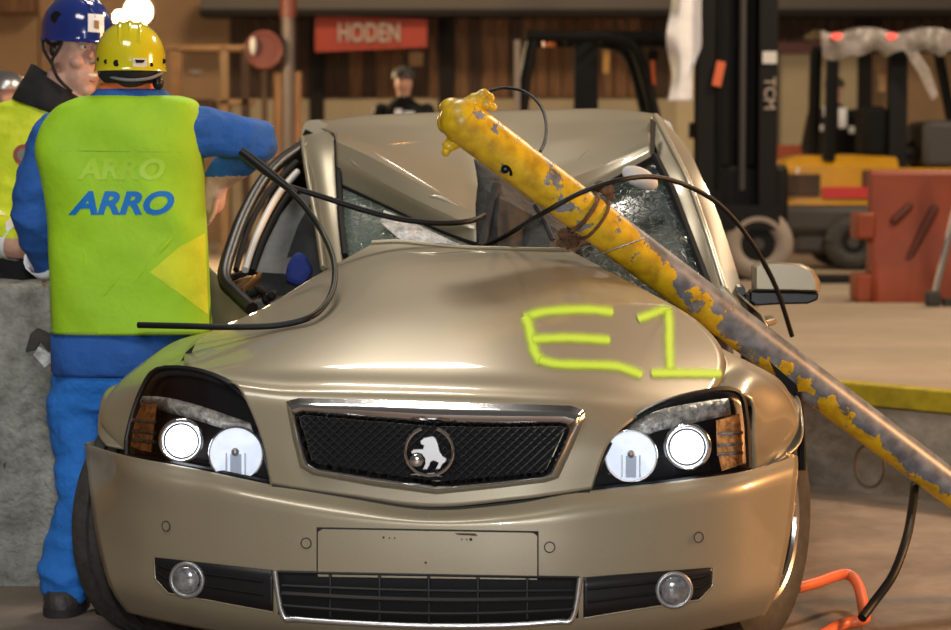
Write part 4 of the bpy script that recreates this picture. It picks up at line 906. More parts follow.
def vest_text(txt, cx, cy, wpx, hpx, material, shear, name):
    vs_, fs_ = text_mesh(txt, 1.0, shear=shear, offset=.04)
    x0 = min(q.x for q in vs_); x1 = max(q.x for q in vs_); y0 = min(q.y for q in vs_); y1 = max(q.y for q in vs_)
    MB().add([onv(cx + ((q.x - x0) / (x1 - x0) - .5) * wpx, cy - ((q.y - y0) / (y1 - y0) - .5) * hpx, .0045) for q in vs_], fs_).build(name, material, vest, 0)
vest_text('ARRO', 121.5, 203, 105, 24, 'arro_blue', .28, 'lettering')
vest_text('ARRO', 121, 169, 88, 22, 'arro_faded', .2, 'faded_lettering')
pn = [(150,272),(182,245),(209,232),(211,314),(206,314)]
ya = lin([(150,272),(180,246),(204,233)], 14); yb = lin([(150,272),(180,294),(207,315)], 14); MB().grid([[onv(*a.lerp(b_, j / 9), .004) for a, b_ in zip(ya, yb)] for j in range(10)]).build('yellow_panel', 'hivis_yellow', vest, 60)
MB().tube([onv(x, 151 + (x - 80) * .012, .001) for x in range(60, 200, 10)], .0022, 5).build('vest_seam', 'vest_seam', vest)
MB().rings([ering(P((54 + 211) / 2, y, D1), (211 - 54) / 2 / 335 + .003, .151, 40, 3.0) for y in (328.5, 332)], caps=False).build('vest_binding', 'vest_seam', vest, 60, solid=.003)
# soft folds of the vest
for pts in ([(150,255),(120,275),(92,310)], [(185,225),(150,262),(120,300)], [(70,230),(85,255),(80,300)], [(168,112),(166,135),(150,150)]):
    MB().tube(crom([onv(x, y, -.008) for x, y in pts], 20), [.012 * math.sin(math.pi * (.03 + .94 * i / 19)) for i in range(20)], 10).build('vest_fold', 'hivis_green', vest, 60)
# boots
for (x, y, dy) in ((64, 606, 0), (116, 606, .04)):
    c = P(x, y, D1 + dy); c.z = 0
    bt = MB(); bt.rings([ering(c + Vector((0, .05, z)), a, l, 24, 2.6) for z, a, l in ((.02, .06, .15), (.05, .062, .15), (.075, .058, .13))]); bt.rings([ering(c + Vector((0, dy2, z)), a, l, 24, 2.3) for z, a, l, dy2 in ((.05, .055, .10, .01), (.09, .05, .07, .01), (.11, .045, .05, .01))])
    bo = bt.build('boot', 'boot', p1, 60); MB().rings([ering(c + Vector((0, .05, z)), .063, .155, 24, 2.6) for z in (0, .024)]).build('sole', 'sole', bo)
# helmet
def helmet(parent, c, r, material, rz, tilt=0.0, brim=.03, peak=0.03):
    R = Matrix.Rotation(rz, 3, 'Z') @ Matrix.Rotation(tilt, 3, 'X'); rows_ = []
    prof = [(-.36, 1.045), (-.34, 1.03), (-.25, 1.0), (-.1, .995)] 
    for z, k in prof: rows_.append([(math.cos(2 * math.pi * q / 40) * k, math.sin(2 * math.pi * q / 40) * k + (peak / r[1] * max(0, math.sin(2 * math.pi * q / 40)) ** 3 if z < -.3 else 0), z) for q in range(40)])
    for i in range(1, 13):
        a = math.pi / 2 * i / 12.4; rows_.append([(math.cos(2 * math.pi * q / 40) * math.cos(a) ** .9, math.sin(2 * math.pi * q / 40) * math.cos(a) ** .9, math.sin(a) * 1.0 - .06) for q in range(40)])
    T = lambda p: Vector(c) + R @ Vector((p[0] * r[0], p[1] * r[1], p[2] * r[2]))
    m_ = MB().rings([[T(p) for p in rr] for rr in rows_]); h = m_.build('helmet', material, parent, 40)
    for sx_ in (-.28, 0, .28):
        pts = []
        for i in range(13):
            a = -1.15 + 2.3 * i / 12; z = math.cos(a) * .985 * math.sqrt(max(0, 1 - sx_ * sx_)); pts.append(T((sx_, math.sin(a) * .985, z - .06)))
        MB().tube(pts, [.009 * math.sin(math.pi * (.08 + .84 * i / 12)) for i in range(13)], 8, rnd=False).build('helmet_ridge', material, h, 60)
    return h, T, m_.bvh()
h1, T1, HB1 = helmet(p1, P(130.5, 58, D1), (.105, .128, .115), 'helmet_yellow', 0.12, 0)
def onx(bv, px, py, off, y): 
    d = ray(px, py).normalized(); h = bv.ray_cast(CAM, d); return (h[0] if h[0] else P(px, py, y)) - d * off
for (x, y, r) in ((106, 61.5, .007), (116.5, 63, .010), (151, 64.5, .006), (163, 61, .008), (98.5, 59, .006)):
    MB().disc(onx(HB1, x, y, .002, D1 - .1), (0, -1, .1), r, .006, 14).build('helmet_rivet', 'matt_black', h1)
st4 = [onx(HB1, x, y, .003, D1 - .1) for x, y in ((133, 58), (147, 58.5), (147, 67), (133, 66.5))]; MB().prism(st4, [q + Vector((0, .003, 0)) for q in st4]).build('sticker', 'light_trim', h1, 0)
st4 = [onx(HB1, x, y, .005, D1 - .1) for x, y in ((135, 59.5), (145, 60), (143, 63), (136, 63))]; MB().prism(st4, [q + Vector((0, .003, 0)) for q in st4]).build('sticker_mark', 'matt_black', h1, 0)
MB().rings([ering(P(130, y, D1), hw, dp) for y, hw, dp in ((69, .092, .108), (77, .088, .104), (83, .07, .088))], caps=False).build('head_band', 'black_cloth', h1, 60, solid=.006)
MB().tube(crom([P(100, 72, D1 - .06), P(115, 78, D1 - .1), P(132, 80, D1 - .115), P(150, 78, D1 - .1), P(162, 73, D1 - .05)], 24), .005, 6).build('nape_strap', 'grey_trim', h1, 60)
MB().ellipsoid(P(158, 83, D1 - .06), (.017, .02, .02)).build('strap_adjuster', 'black_plastic', h1, 60)
# ---------------- man with the blue helmet
D2 = 8.08; S2 = F / D2
p2 = thing('person', 'smiling person in yellow high visibility jacket and blue helmet behind the concrete barrier', 'person', (P(30, 300, D2).x, D2, 0))
b = MB(); K = 1 / S2
tor = [(300,22,50,.12),(270,22,54,.13),(235,24,58,.135),(190,28,60,.14),(150,32,62,.14),(125,36,60,.12),(108,44,50,.10),(96,52,36,.08),(88,57,24,.062)]
b.rings([ering(P(cx, py, D2), hw * K, dp) for py, cx, hw, dp in tor])
for cx in (0, 45): b.tube([P(cx, 295, D2), P(cx - 2, 400, D2), (Vector((P(cx - 2, 400, D2).x, D2, .08)))], [.10, .085, .075], 16, rnd=True)
b.tube(crom([P(-14, 132, D2 - .02), P(-22, 180, D2 - .05), P(-14, 222, D2 - .10), P(10, 240, D2 - .18), P(30, 246, D2 - .22)], 14), [.08,.078,.075,.073,.072,.07,.068,.066,.064,.062,.06,.056,.053,.05], 16, rnd=True)
b.tube(crom([P(82, 128, D2 + .05), P(96, 170, D2 + .08), P(92, 215, D2 + .06)], 8), [.075,.07,.068,.065,.062,.06,.055,.05], 14, rnd=True)
hand(b, P(34, 248, D2 - .23), (1, -.1, -.2), (0, .2, -1), 1.0, .4); hand(b, P(92, 222, D2 + .06), (0, -.2, -1), (-1, 0, 0), 1.0, .4)
b.tube([P(58, 100, D2), P(66, 74, D2 - .005)], [.062, .06], 16)
# head, turned towards picture right and the camera
hc = P(74, 52, D2); HRZ = Matrix.Rotation(math.radians(52), 3, 'Z')     # local -y is the face direction
def hp(x, y, z): return hc + HRZ @ Vector((x, y, z * (1.28 if z < 0 else 1)))
b.ellipsoid(hp(0, .01, .02), (.078, .098, .105), HRZ); b.ellipsoid(hp(0, -.028, -.055), (.062, .068, .085), HRZ); b.ellipsoid(hp(0, -.062, -.10), (.03, .028, .024), HRZ)
b.tube([hp(0, -.093, .025), hp(0, -.112, -.008), hp(0, -.118, -.024)], [.009, .012, .015], 10, rnd=True)
for s in (-1, 1):
    b.ellipsoid(hp(s * .014, -.104, -.026), (.010, .011, .009), HRZ); b.ellipsoid(hp(s * .042, -.062, -.030), (.026, .026, .022), HRZ); b.ellipsoid(hp(s * .033, -.083, .030), (.026, .014, .009), HRZ)
    b.ellipsoid(hp(s * .080, .014, -.012), (.011, .02, .034), HRZ)
b.ellipsoid(hp(0, -.080, -.048), (.03, .014, .008), HRZ); b.ellipsoid(hp(0, -.076, -.080), (.026, .014, .008), HRZ)
zc = P(0, 98, D2).z; zj = P(0, 250, D2).z
def mf2(w):
    if w.z > zc and (w - hc).length < .26: return 2
    if w.z < zj - .02: return 1
    if w.z < P(0, 236, D2).z and (w.y < D2 - .2 or 475.5 + w.x / w.y * F > 88): return 2
    return 0
remesh_body(b, .0062, mf2, ['hivis_yellow', 'black_cloth', 'skin'], 'body', p2, 2, .011, lambda w: mf2(w) == 2)
MB().rings([[q + Vector((0, 0, -(q.x - P(cx, y, D2).x) * tl_)) for q in ering(P(cx, y, D2), hw * K, dp, rz=.2)] for y, cx, hw, dp, tl_ in ((112, 52, 38, .115, .35), (102, 55, 34, .105, .5), (92, 57, 29, .095, .6), (82, 58, 25, .088, .7))], caps=False).build('collar', 'black_cloth', p2, 60, solid=.01)
mo = MB().tube(crom([hp(-.028, -.070, -.052), hp(-.012, -.090, -.063), hp(.012, -.090, -.063), hp(.028, -.070, -.052)], 10), [.003, .005, .006, .007, .007, .007, .007, .006, .005, .003], 8); mo.build('teeth', 'teeth', p2, 60)
for s, nm in ((1, 1), (-1, 1)):
    MB().ellipsoid(hp(s * .032, -.078, .012), (.013, .012, .008), HRZ).build('eye', 'eye_white', p2, 60); MB().ellipsoid(hp(s * .032, -.089, .012), (.005, .003, .005), HRZ).build('iris', 'hair', p2, 60)
    MB().tube([hp(s * .018, -.096, .030), hp(s * .034, -.092, .034), hp(s * .05, -.078, .028)], .004, 6, rnd=True).build('eyebrow', 'hair', p2, 60)
MB().tube(crom([hp(-.022, -.082, -.072), hp(0, -.090, -.077), hp(.022, -.082, -.072)], 10), .0045, 8, rnd=True).build('lower_lip', 'lips', p2, 60)
h2, T2, HB2 = helmet(p2, P(77, 29, D2), (.108, .132, .120), 'helmet_blue', math.radians(52 + 180), -.06)
MB().grid([[onx(HB2, 88 + i * 2.0, 13.5 + j * 2.6 + i * .15, .004, D2 - .1) for i in range(9)] for j in range(8)]).build('sticker', 'reflective', h2, 60)
st4 = [onx(HB2, x, y, .007, D2 - .1) for x, y in ((94, 20), (99, 21), (99, 29), (94, 28))]; MB().prism(st4, [q + Vector((0, .003, 0)) for q in st4]).build('sticker_mark', 'timber', h2, 0)
MB().disc(onx(HB2, 56, 17, .004, D2 - .1), (-.3, -1, .1), .02, .012, 20).build('helmet_vent', 'matt_black', h2)
MB().tube(crom([P(46, 40, D2 - .07), P(52, 44, D2 - .10), P(62, 42, D2 - .12)], 10), .007, 8).build('goggle_strap', 'black_plastic', h2, 60)
MB().tube(crom([P(62, 42, D2 - .115), P(57, 52, D2 - .11), P(52, 62, D2 - .10), P(58, 78, D2 - .10), P(72, 92, D2 - .10)], 20), .0055, 6).build('chin_strap', 'black_cloth', h2, 60)
MB().tube(crom([P(43, 38, D2 - .03), P(44, 50, D2 - .04), P(52, 64, D2 - .09)], 12), .0055, 6).build('chin_strap', 'black_cloth', h2, 60)
MB().ellipsoid(P(53, 50, D2 - .09), (.012, .014, .022)).build('strap_buckle', 'black_plastic', h2, 60)
pt = MB().disc(P(24, 155, D2 - .145), (.1, -1, .1), .036, .006, 24); pc_ = pt.build('sleeve_patch', 'orange_plastic', p2); MB().disc(P(24, 155, D2 - .150), (.1, -1, .1), .022, .003, 20).build('patch_centre', 'grey_trim', pc_)
MB().tube(crom([P(-14, 222, D2 - .10), P(2, 236, D2 - .15), P(18, 243, D2 - .2)], 8), [.070,.069,.068,.067,.066,.065,.064,.062], 16, caps=False).build('reflective_band', 'reflective', p2, 60)
for cx in (0, 45):
    c = Vector((P(cx - 2, 400, D2).x, D2 - .03, 0)); MB().rings([ering(c + Vector((0, -.03, z)), a, l, 20, 2.5) for z, a, l in ((0, .05, .14), (.05, .052, .14), (.09, .05, .10), (.14, .05, .06))]).build('boot', 'boot', p2, 60)

# ================================================================== CONCRETE BARRIER
BD = 7.62
cb = thing('concrete_barrier', 'weathered grey concrete barrier block standing behind the person in blue', 'barrier', (P(20, 585, BD).x, BD, 0))
zt = P(30, 284, BD).z; x0 = P(-150, 300, BD).x; x1 = P(118, 300, BD).x
m = MB(); n = 26; rws = []
pr_ = [(0, 0), (0, .03), (-.005, .3), (.0, .6), (.004, zt - .03), (.02, zt - .006), (.05, zt), (.20, zt + .004), (.235, zt - .02), (.24, .5), (.24, 0)]
for i in range(n):
    x = x0 + (x1 - x0) * i / (n - 1); rws.append([Vector((x, BD + y_ + random.uniform(-.003, .003), z_ + (random.uniform(-.005, .005) if .1 < z_ else 0))) for y_, z_ in pr_])
m.rings(rws); cbb = m.build('block', 'barrier_concrete', cb, 35)
def chip(pts, mt, nm, off=.012):
    q = [P(x, y, BD - off) for x, y in pts]; MB().prism(q, [w + Vector((0, off + .02, 0)) for w in q]).build(nm, mt, cb, 0, bevel=.003)
chip([(25,352),(30,334),(37,328),(44,331),(52,335),(54,350),(48,352),(40,342),(36,350),(28,352)], 'stone_chip', 'hand_grip')
chip([(33,355),(38,346),(44,350),(52,354),(52,362),(44,368)], 'glass_white', 'broken_edge', .008)
chip([(2,464),(7,460),(10,464),(9,470),(4,472)], 'stone_chip', 'dark_hole', .003)
# far helmet behind the barrier at the edge of the picture

# ================================================================== BACKGROUND
def bgp(px, y, z=DZ): return Vector((wx(px, y), y, z))
def zz(py, y): return P(475, py, y).z
# work lamp on tripod
ly = 22.0; lm = thing('work_lamp', 'bright floodlight on a tripod stand shining behind the yellow helmet', 'lamp', bgp(139, ly))
c = P(139, 12, ly); MB().disc(c + Vector((0, -.06, 0)), (0, -1, 0), .135, .14, 28).build('lamp_housing', 'fork_black', lm)
MB().ellipsoid(c + Vector((0, -.06, 0)), (.12, .05, .12)).build('lamp_glass', 'work_lamp', lm, 60)
MB().ellipsoid(P(119, 17, ly), (.05, .04, .055)).build('lamp_glass', 'work_lamp', lm, 60); MB().tube([P(119, 17, ly) + Vector((0, .03, 0)), c], .025, 8).build('lamp_arm', 'fork_black', lm)
MB().tube([bgp(139, ly, .9), c - Vector((0, 0, .12))], .02, 8).build('lamp_pole', 'metal_grey', lm)
for a in range(3): MB().tube([bgp(139, ly, .95), bgp(139, ly, DZ) + Vector((math.cos(a * 2.09 + .5) * .5, math.sin(a * 2.09 + .5) * .5, .012))], .014, 6).build('leg', 'metal_grey', lm)
d = bpy.data.lights.new('work_lamp_light', 'POINT'); d.energy = 520; d.color = (1, .74, .42); d.shadow_soft_size = .15
lo = bpy.data.objects.new('work_lamp_light', d); COL.objects.link(lo); lo.parent = lm; lo.location = c + Vector((0, -.25, .05)) - org(lm)
# timber rack left of post
y = 25.0; rk = thing('timber_rack', 'pale timber shelving frame in front of the tan wall', 'rack', bgp(205, y))
for px in (176, 225, 246): MB().bb(wx(px - 4, y), wx(px + 4, y), y, y + .08, DZ, zz(48, y)).build('upright', 'wall_tan' if px < 240 else 'plank_dark', rk)
MB().bb(wx(168, y), wx(252, y), y, y + .5, zz(50, y), zz(45, y)).build('shelf', 'timber', rk); MB().bb(wx(168, y), wx(252, y), y, y + .5, zz(104, y), zz(100, y)).build('shelf', 'timber', rk)
y = 24.6; MB().bb(wx(172, y), wx(182, y), y, y + .1, zz(106, y), zz(52, y)).build('stacked_board', 'timber', rk)
y = 24.5; b_ = MB().bb(wx(188, y), wx(214, y), y, y + .4, zz(112, y), zz(99, y)); b_.build('storage_box', 'plank_dark', rk, bevel=.02)
MB().tube([P(190, 72, 24.6), P(202, 73, 24.6)], .025, 8).build('metal_fitting', 'metal_grey', rk)
# post with red cap, red reel
y = 24.0; ps = thing('steel_post', 'grey steel post with a red top in front of the dark planks', 'post', bgp(288, y))
MB().tube([bgp(288, y), P(288, 14, y)], .07, 14).build('post_shaft', 'post_grey', ps); MB().tube([P(288, 18, y), P(288, -20, y)], .085, 14).build('red_cap', 'red_paint', ps)
MB().box(bgp(288, y, DZ + .015), (.3, .3, .03)).build('base_plate', 'post_grey', ps)
MB().bb(wx(274, y), wx(302, y), y - .02, y + .05, DZ, zz(72, y)).build('lower_guard', 'plank_brown', ps)
rl = thing('hose_reel', 'round red hose reel beside the grey steel post', 'reel', P(262, 70, 23.8)); c = P(264, 50, 23.8)
MB().disc(c, (0.2, -1, 0), .16, .12, 28).build('drum', 'red_paint', rl); MB().ring(c + Vector((0, -.02, 0)), (0.2, -1, 0), .17, .022, 28).build('rim', 'red_paint', rl); MB().ellipsoid(P(253, 46, 23.7), (.035, .05, .09)).build('nozzle', 'light_trim', rl, 60)
MB().tube([c + Vector((0, .05, -.15)), bgp(264, 23.85)], .03, 8).build('stand', 'plank_dark', rl)
# white hanging sheet beside the mast
y = 19.0; shp = [[P(669 + 3 * math.sin(i * .9), -20 + i * 11, y + .08 * math.sin(i)), P(681, -20 + i * 11, y - .06), P(692, -20 + i * 11, y + .05), P(701 - max(0, i - 6) * 4.2, -20 + i * 11, y)] for i in range(12)]
sh = thing('hanging_sheet', 'white plastic sheet hanging down beside the black mast', 'sheet', P(688, 100, y))
MB().grid(loft(shp, 20, 30)).build('sheet', 'white_sheet', sh, 60, solid=.006); MB().tube([P(660, -22, y), P(720, -22, y)], .03, 8).build('rail', 'beam_dark', sh)
# white panel below sheet
y = 26.5; pnl = MB().bb(wx(676, y), wx(704, y), y, y + .06, DZ, zz(60, y)); tag(pnl.build('leaning_board', 'wall_cream', None, loc=bgp(690, y)), 'pale upright board standing behind the black mast', 'board')
# ------------- forklifts
def forklift(kind):
    if kind == 'black':
        y = 19.3; yr = y + 1.0
        f = thing('forklift', 'black forklift with tall mast and open overhead guard', 'forklift', bgp(660, y + .5))
        X = lambda px: wx(px, y); Z = lambda py: zz(py, y)
        MB().bb(X(560), X(712), y, yr, DZ + .25, Z(170)).build('chassis', 'fork_black', f, bevel=.06)
        MB().bb(X(512), X(575), y + .02, yr - .02, DZ + .22, Z(140)).build('counterweight', 'fork_grey', f, bevel=.08)
        for yy in (y + .04, yr - .04):
            MB().tube(crom([Vector((X(520), yy, Z(140))), Vector((X(525), yy, Z(80))), Vector((X(532), yy, Z(40)))], 12), .05, 8).build('guard_post', 'fork_black', f)
            MB().tube(crom([Vector((X(662), yy, Z(150))), Vector((X(652), yy, Z(105))), Vector((X(640), yy, Z(62))), Vector((X(628), yy, Z(42))), Vector((X(600), yy, Z(35)))], 20), .048, 8).build('guard_post', 'fork_black', f)
            MB().tube([Vector((X(526), yy, Z(36))), Vector((X(690), yy, Z(36)))], .045, 8).build('guard_rail', 'fork_black', f)
        MB().bb(X(576), X(600), y + .35, y + .55, Z(150), Z(38)).build('rear_pillar', 'fork_black', f)
        MB().bb(X(604), X(611), y + .3, y + .34, Z(72), Z(48)).build('yellow_decal', 'fork_yellow', f)
        for i in range(6): MB().bb(X(530 + i * 18), X(534 + i * 18), y + .05, yr - .05, Z(38), Z(34)).build('guard_slat', 'fork_black', f)
        MB().tube([Vector((X(549), y + .1, Z(36))), Vector((X(549), y + .1, Z(46)))], .055, 12).build('beacon', 'beacon', f)
        MB().bb(X(514), X(520), y - .02, y + .02, Z(115), Z(40)).build('pale_edge', 'tyre_pale', f)
        seat = MB().bb(X(585), X(628), y + .25, y + .75, Z(160), Z(140)).build('seat', 'matt_black', f, bevel=.04)
        MB().ring(Vector((X(640), y + .5, Z(120))), (-.7, 0, .7), .16, .018, 24).build('steering_wheel', 'matt_black', f)
        MB().ellipsoid(Vector((X(651), y - .1, Z(56))), (.045, .02, .045)).build('side_mirror', 'matt_black', f, 60)
        MB().tube([Vector((X(651), y - .1, Z(60))), Vector((X(653), y, Z(84)))], .015, 6).build('mirror_stem', 'orange_paint', f)
        # mast
        ma = thing_child('mast', f, bgp(730, y))
        for px, yy in ((705, y + .1), (728, y + .3), (748, y + .3), (766, y + .05)): MB().bb(X(px - 9.5), X(px + 9.5), yy - .12, yy + .12, DZ + .08, Z(-60)).build('mast_channel', 'fork_black', ma, bevel=.01)
        for py in (36, 130, 200): MB().bb(X(692), X(776), y + .2, y + .36, Z(py + 8), Z(py - 8)).build('mast_crossbar', 'fork_black', ma)
        MB().tube([Vector((X(741), y - .02, Z(-60))), Vector((X(741), y - .02, Z(190)))], .028, 8).build('lift_cylinder', 'fork_grey', ma)
        MB().tube([Vector((X(717), y - .02, Z(-60))), Vector((X(717), y - .02, Z(190)))], .018, 6).build('mast_hose', 'matt_black', ma)
        MB().box(Vector((X(717), y - .05, Z(74))), (.07, .04, .2), Matrix.Rotation(.2, 3, 'Y')).build('orange_marker', 'orange_paint', ma)
        MB().bb(X(760), X(774), y - .09, y - .07, Z(64), Z(52)).build('mast_sticker', 'light_trim', ma)
        vs_, fs_ = text_mesh('TCM', .125, offset=.003); RR_ = Matrix.Rotation(math.pi / 2, 3, 'X') @ Matrix.Rotation(-math.pi / 2, 3, 'Z'); cc = Vector((X(767), y - .085, Z(94)))
        MB().add([cc + RR_ @ q for q in vs_], fs_).build('lettering', 'tyre_pale', ma, 0, fixn=False)
        MB().bb(X(690), X(778), y - .1, y + .4, Z(230), Z(205)).build('fork_carriage', 'fork_black', ma)
        MB().bb(X(655), X(790), y + .1, yr, DZ + .1, Z(165)).build('front_frame', 'fork_black', f, bevel=.04)
        wl = [(757, y - .02), (757, yr + .08), (562, y - .02), (562, yr + .08)]
        rw = .29
    else:
        y = 21.2; yr = y + 1.15
        f = thing('forklift', 'yellow forklift with plastic wrapped overhead guard and red tail lamps', 'forklift', bgp(880, y + .5))
        X = lambda px: wx(px, y); Z = lambda py: zz(py, y)
        rows_ = []
        for xx, zt_, k in ((783, 170, .82), (787, 160, .95), (800, 155, 1), (850, 154, 1), (898, 156, 1)):
            zc_ = Z(zt_); zb = Z(205); hw = .56 * k; yc = (y + yr) / 2
            rows_.append([Vector((X(xx), yc + a * hw, z_)) for a, z_ in ((-1, zb), (-1, zc_ - .1), (-.85, zc_ - .02), (-.5, zc_), (.5, zc_), (.85, zc_ - .02), (1, zc_ - .1), (1, zb))])
        MB().rings(rows_).build('engine_hood', 'fork_yellow', f, 40)
        MB().bb(X(788), X(820), y - .015, y + .03, Z(196), Z(174)).build('side_vent', 'plank_dark', f, bevel=.01)
        MB().bb(X(822), X(897), y - .012, y + .03, Z(198), Z(187)).build('red_stripe', 'fork_red', f)
        MB().bb(X(862), X(882), y - .014, y + .02, Z(186), Z(170)).build('hood_badge', 'orange_dark', f)
        MB().bb(X(780), X(905), y + .0, yr - .0, DZ + .30, Z(203)).build('counterweight', 'fork_grey', f, bevel=.08)
        MB().bb(X(795), X(870), y + .05, yr - .05, DZ + .14, DZ + .4).build('rear_skirt', 'fork_grey', f, bevel=.05)
        MB().bb(X(895), X(1010), y + .02, yr - .02, DZ + .2, Z(168)).build('chassis', 'fork_yellow', f, bevel=.05)
        for yy in (y + .05, yr - .05):
            MB().tube([Vector((X(829), yy, Z(160))), Vector((X(831), yy, Z(100))), Vector((X(832), yy, Z(46)))], .058, 8).build('guard_post', 'fork_black', f)
            MB().tube([Vector((X(985), yy, Z(170))), Vector((X(960), yy, Z(46)))], .05, 8).build('guard_post', 'fork_black', f)
            MB().tube([Vector((X(828), yy, Z(44))), Vector((X(975), yy, Z(42)))], .04, 8).build('guard_rail', 'fork_black', f)
        MB().bb(X(893), X(911), y + .25, y + .4, Z(170), Z(46)).build('cab_pillar', 'fork_black', f)
        MB().bb(X(884), X(892), y + .35, y + .4, Z(90), Z(62)).build('warning_decal', 'timber', f)
        for i in range(7): MB().bb(X(838 + i * 20), X(843 + i * 20), y + .05, yr - .05, Z(44), Z(40)).build('guard_slat', 'fork_black', f)
        wr = [[Vector((X(818 + i * 9), y - .08 + .02 * math.sin(i * 1.7), Z(31 + 3 * math.sin(i * .9)))) for i in range(19)], [Vector((X(818 + i * 9), y - .1 + .03 * math.sin(i * 2.3), Z(42))) for i in range(19)], [Vector((X(820 + i * 9), y - .05 + .05 * math.sin(i * 1.3), Z(50 + 7 * math.sin(i * 1.1) ** 2 + (5 if i < 4 else 0)))) for i in range(19)]]
        MB().grid(loft(wr, 60, 10)).build('plastic_wrap', 'plastic_wrap', f, 60); top = [wr[0], [q + Vector((0, .6, .03)) for q in wr[0]], [q + Vector((0, 1.2, 0)) for q in wr[0]]]
        MB().grid(loft(top, 40, 10)).build('plastic_wrap', 'plastic_wrap', f, 60)
        MB().grid([[P(x, yy2, y - .05) for x, yy2 in r] for r in (((905, 52), (918, 52)), ((918, 72), (930, 70)), ((932, 100), (938, 96)))]).build('plastic_wrap', 'plastic_wrap', f, 60)
        for px in (833, 887): MB().ellipsoid(Vector((X(px), y - .12, Z(37))), (.05, .03, .03)).build('tail_lamp', 'tail_red', f, 60)
        MB().bb(X(866), X(892), y + .25, y + .75, Z(158), Z(105)).build('seat_back', 'matt_black', f, bevel=.06); MB().bb(X(890), X(915), y + .25, y + .75, Z(162), Z(150)).build('seat_cushion', 'matt_black', f, bevel=.04)
        MB().ring(Vector((X(920), y + .5, Z(150))), (-.6, -.2, .7), .15, .022, 24).build('steering_wheel', 'matt_black', f)
        MB().bb(X(925), X(975), y + .1, y + 1, Z(168), Z(120)).build('front_cowl', 'fork_grey', f, bevel=.05)
        wl = [(852, y - .02), (852, yr + .02), (985, y - .02), (985, yr + .02)]; rw = .25
    for px, yy in wl:
        c_ = Vector((wx(px, y), yy, DZ + rw)); w = thing_child('wheel', f, c_)
        MB().ring(c_, (0, 1, 0), rw - .085, .085, 32, m=12).build('tyre', 'tyre_pale' if kind == 'black' else 'rubber', w, 60)
        MB().disc(c_ + Vector((0, -.05, 0)), (0, -1, 0), rw - .11, .1, 28).build('hub', 'fork_black', w)
        MB().disc(c_ + Vector((0, -.06, 0)), (0, -1, 0), .05, .03, 16).build('hub_cap', 'fork_grey', w)
    return f
forklift('black'); forklift('yellow')
# ------------- orange water filled barriers
def orange_barrier(y, px0, px1, label, lug=True, ztop=.885):
    o = thing('plastic_barrier', label, 'barrier', bgp((px0 + px1) / 2, y), 'orange plastic barriers on the dock')
    X0, X1 = wx(px0, y), wx(px1, y)
    prof = [(-.20, 0), (-.20, .10), (-.12, .32), (-.09, .55), (-.08, ztop - .03), (-.05, ztop), (.05, ztop), (.08, ztop - .03), (.09, .55), (.12, .32), (.20, .10), (.20, 0)]
    xs = [X0, X0 + .03, X0 + (X1 - X0) * .5, X1 - .03, X1]; ks = [.86, 1, 1, 1, .86]
    MB().rings([[Vector((x, y + .2 + p * k, DZ + z)) for p, z in prof] for x, k in zip(xs, ks)]).build('body', 'orange_plastic', o, 30)
    if lug:
        for z0, z1 in ((.0, .19), (.42, .60)): MB().bb(X0 - .11, X0 + .02, y + .06, y + .34, DZ + z0, DZ + z1).build('hinge_lug', 'orange_plastic', o, bevel=.02)
    n_ = max(1, int((X1 - X0) / .55))
    for i in range(n_):
        for (ax, az, bx_, bz, r) in ((.24, .28, .42, .62, .035), (.15, .55, .25, .64, .03)):
            MB().tube([Vector((X0 + ax + i * .6, y + .095, DZ + az)), Vector((X0 + bx_ + i * .6, y + .115, DZ + bz))], r, 8, rnd=True).build('moulded_slot', 'orange_dark', o, 60)
    return o
orange_barrier(16.0, 874, 1080, 'large orange plastic barrier standing before the yellow forklift')
orange_barrier(25.5, 776, 850, 'orange plastic barrier standing behind the yellow forklift', False, 1.15)
# grey tripod leg
y = 15.6; tp = thing('tripod_stand', 'thin grey tripod stand in front of the large orange barrier', 'stand', bgp(962, y))
apex = P(965, 170, y); MB().tube([apex, P(935, 294, y)], .022, 8).build('leg', 'metal_grey', tp); MB().tube([apex, bgp(1000, y - .2)], .022, 8).build('leg', 'metal_grey', tp); MB().tube([apex, bgp(965, y + .1) + Vector((0, .1, 0))], .022, 8).build('leg', 'metal_grey', tp)
ftb = P(933, 298, y); ftb.z = DZ + .05; MB().box(ftb, (.10, .10, .10)).build('rubber_foot', 'rubber', tp, bevel=.02); MB().tube([apex, apex + Vector((0, 0, .5))], .03, 8).build('head_column', 'metal_grey', tp)
MB().bb(wx(944, y), wx(972, y), y - .05, y + .05, DZ + .0, DZ + .05).build('foot_bar', 'rubber', tp)
# wheel stop slabs on the dock
y = 19.0; tag(MB().bb(wx(760, y), wx(868, y), y - .3, y + .1, DZ, DZ + .06).build('floor_ramp_plate', 'fork_black', None, loc=bgp(815, y), bevel=.01), 'dark flat ramp plate on the dock floor before the yellow forklift', 'plate')
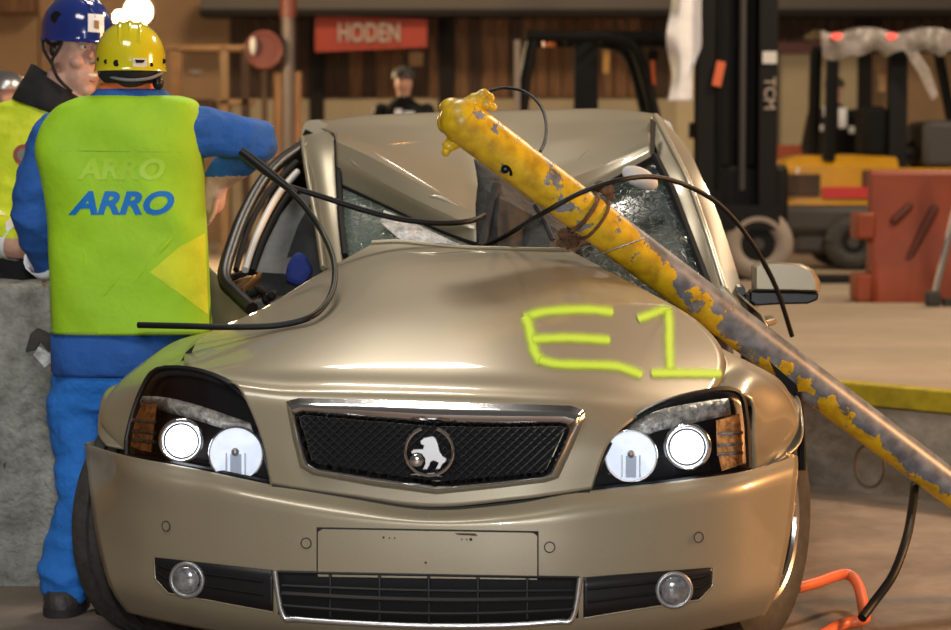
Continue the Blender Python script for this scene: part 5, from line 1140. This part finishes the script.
# ------------- far people
def far_person(px, y, ztop, label, jacket, trousers, strips, turn=0.0, helm='fork_grey', DZ=DZ):
    p = thing('person', label, 'person', bgp(px, y, DZ)); b = MB(); X = wx(px, y); h = ztop - DZ
    def q(x, z, dy=0): return Vector((X + x, y + dy, DZ + z * h))
    b.rings([ering(q(0, z), a, dpt, 20) for z, a, dpt in ((.46, .17, .12), (.55, .19, .13), (.68, .21, .14), (.78, .21, .13), (.82, .15, .10), (.85, .07, .06))])
    for s in (-1, 1):
        b.tube([q(s * .09, .49), q(s * .10, .27), q(s * .10, .04)], [.095, .075, .06], 12, rnd=True)
        b.tube([q(s * .20, .79), q(s * .27, .62), q(s * .22, .48, -.12)], [.07, .06, .045], 12, rnd=True)
        b.ellipsoid(q(s * .10, .015, -.06), (.05, .13, .03)); hand(b, q(s * .22, .475, -.13), (-.2 * s, -.4, -1), (-s, 0, 0), 1, .4)
    b.tube([q(0, .84), q(0, .88)], .055, 12); b.ellipsoid(q(0, .925), (.075, .09, .11)); b.ellipsoid(q(0, .915, -.09), (.014, .02, .02))
    zs, zk = DZ + .46 * h, DZ + .86 * h
    remesh_body(b, .014, lambda w: 2 if (w.z > zk or (abs(w.x - X) > .16 and DZ + .38 * h < w.z < DZ + .475 * h)) else (1 if w.z < zs else 0), [jacket, trousers, 'skin'], 'body', p, 2)
    MB().ellipsoid(q(0, .95), (.105, .125, .10), a0=0, n=20, m=8).build('helmet', helm, p, 60)
    for (x, z, w_, hh) in strips: MB().box(q(x, z, -.16), (w_, .02, hh)).build('reflective_strip', 'reflective', p, bevel=.005)
    return p
far_person(404, 20.6, DZ + 1.76, 'distant person in dark high visibility clothing standing behind the car roof', 'fork_black', 'black_cloth', ((-.04, .74, .06, .20), (.05, .70, .09, .30)))
far_person(833, 23.8, DZ + 1.80, 'distant person with bright reflective strips seen behind the yellow forklift guard', 'fork_black', 'black_cloth', ((-.10, .81, .06, .10), (-.12, .72, .10, .06), (.06, .775, .08, .20), (.17, .71, .09, .07)))
far_person(8, 13.0, zz(72, 13.0), 'distant person in silver helmet standing behind the yellow jacket', 'hivis_green', 'black_cloth', ((0, .7, .2, .05),), helm='satin_silver', DZ=0.0)
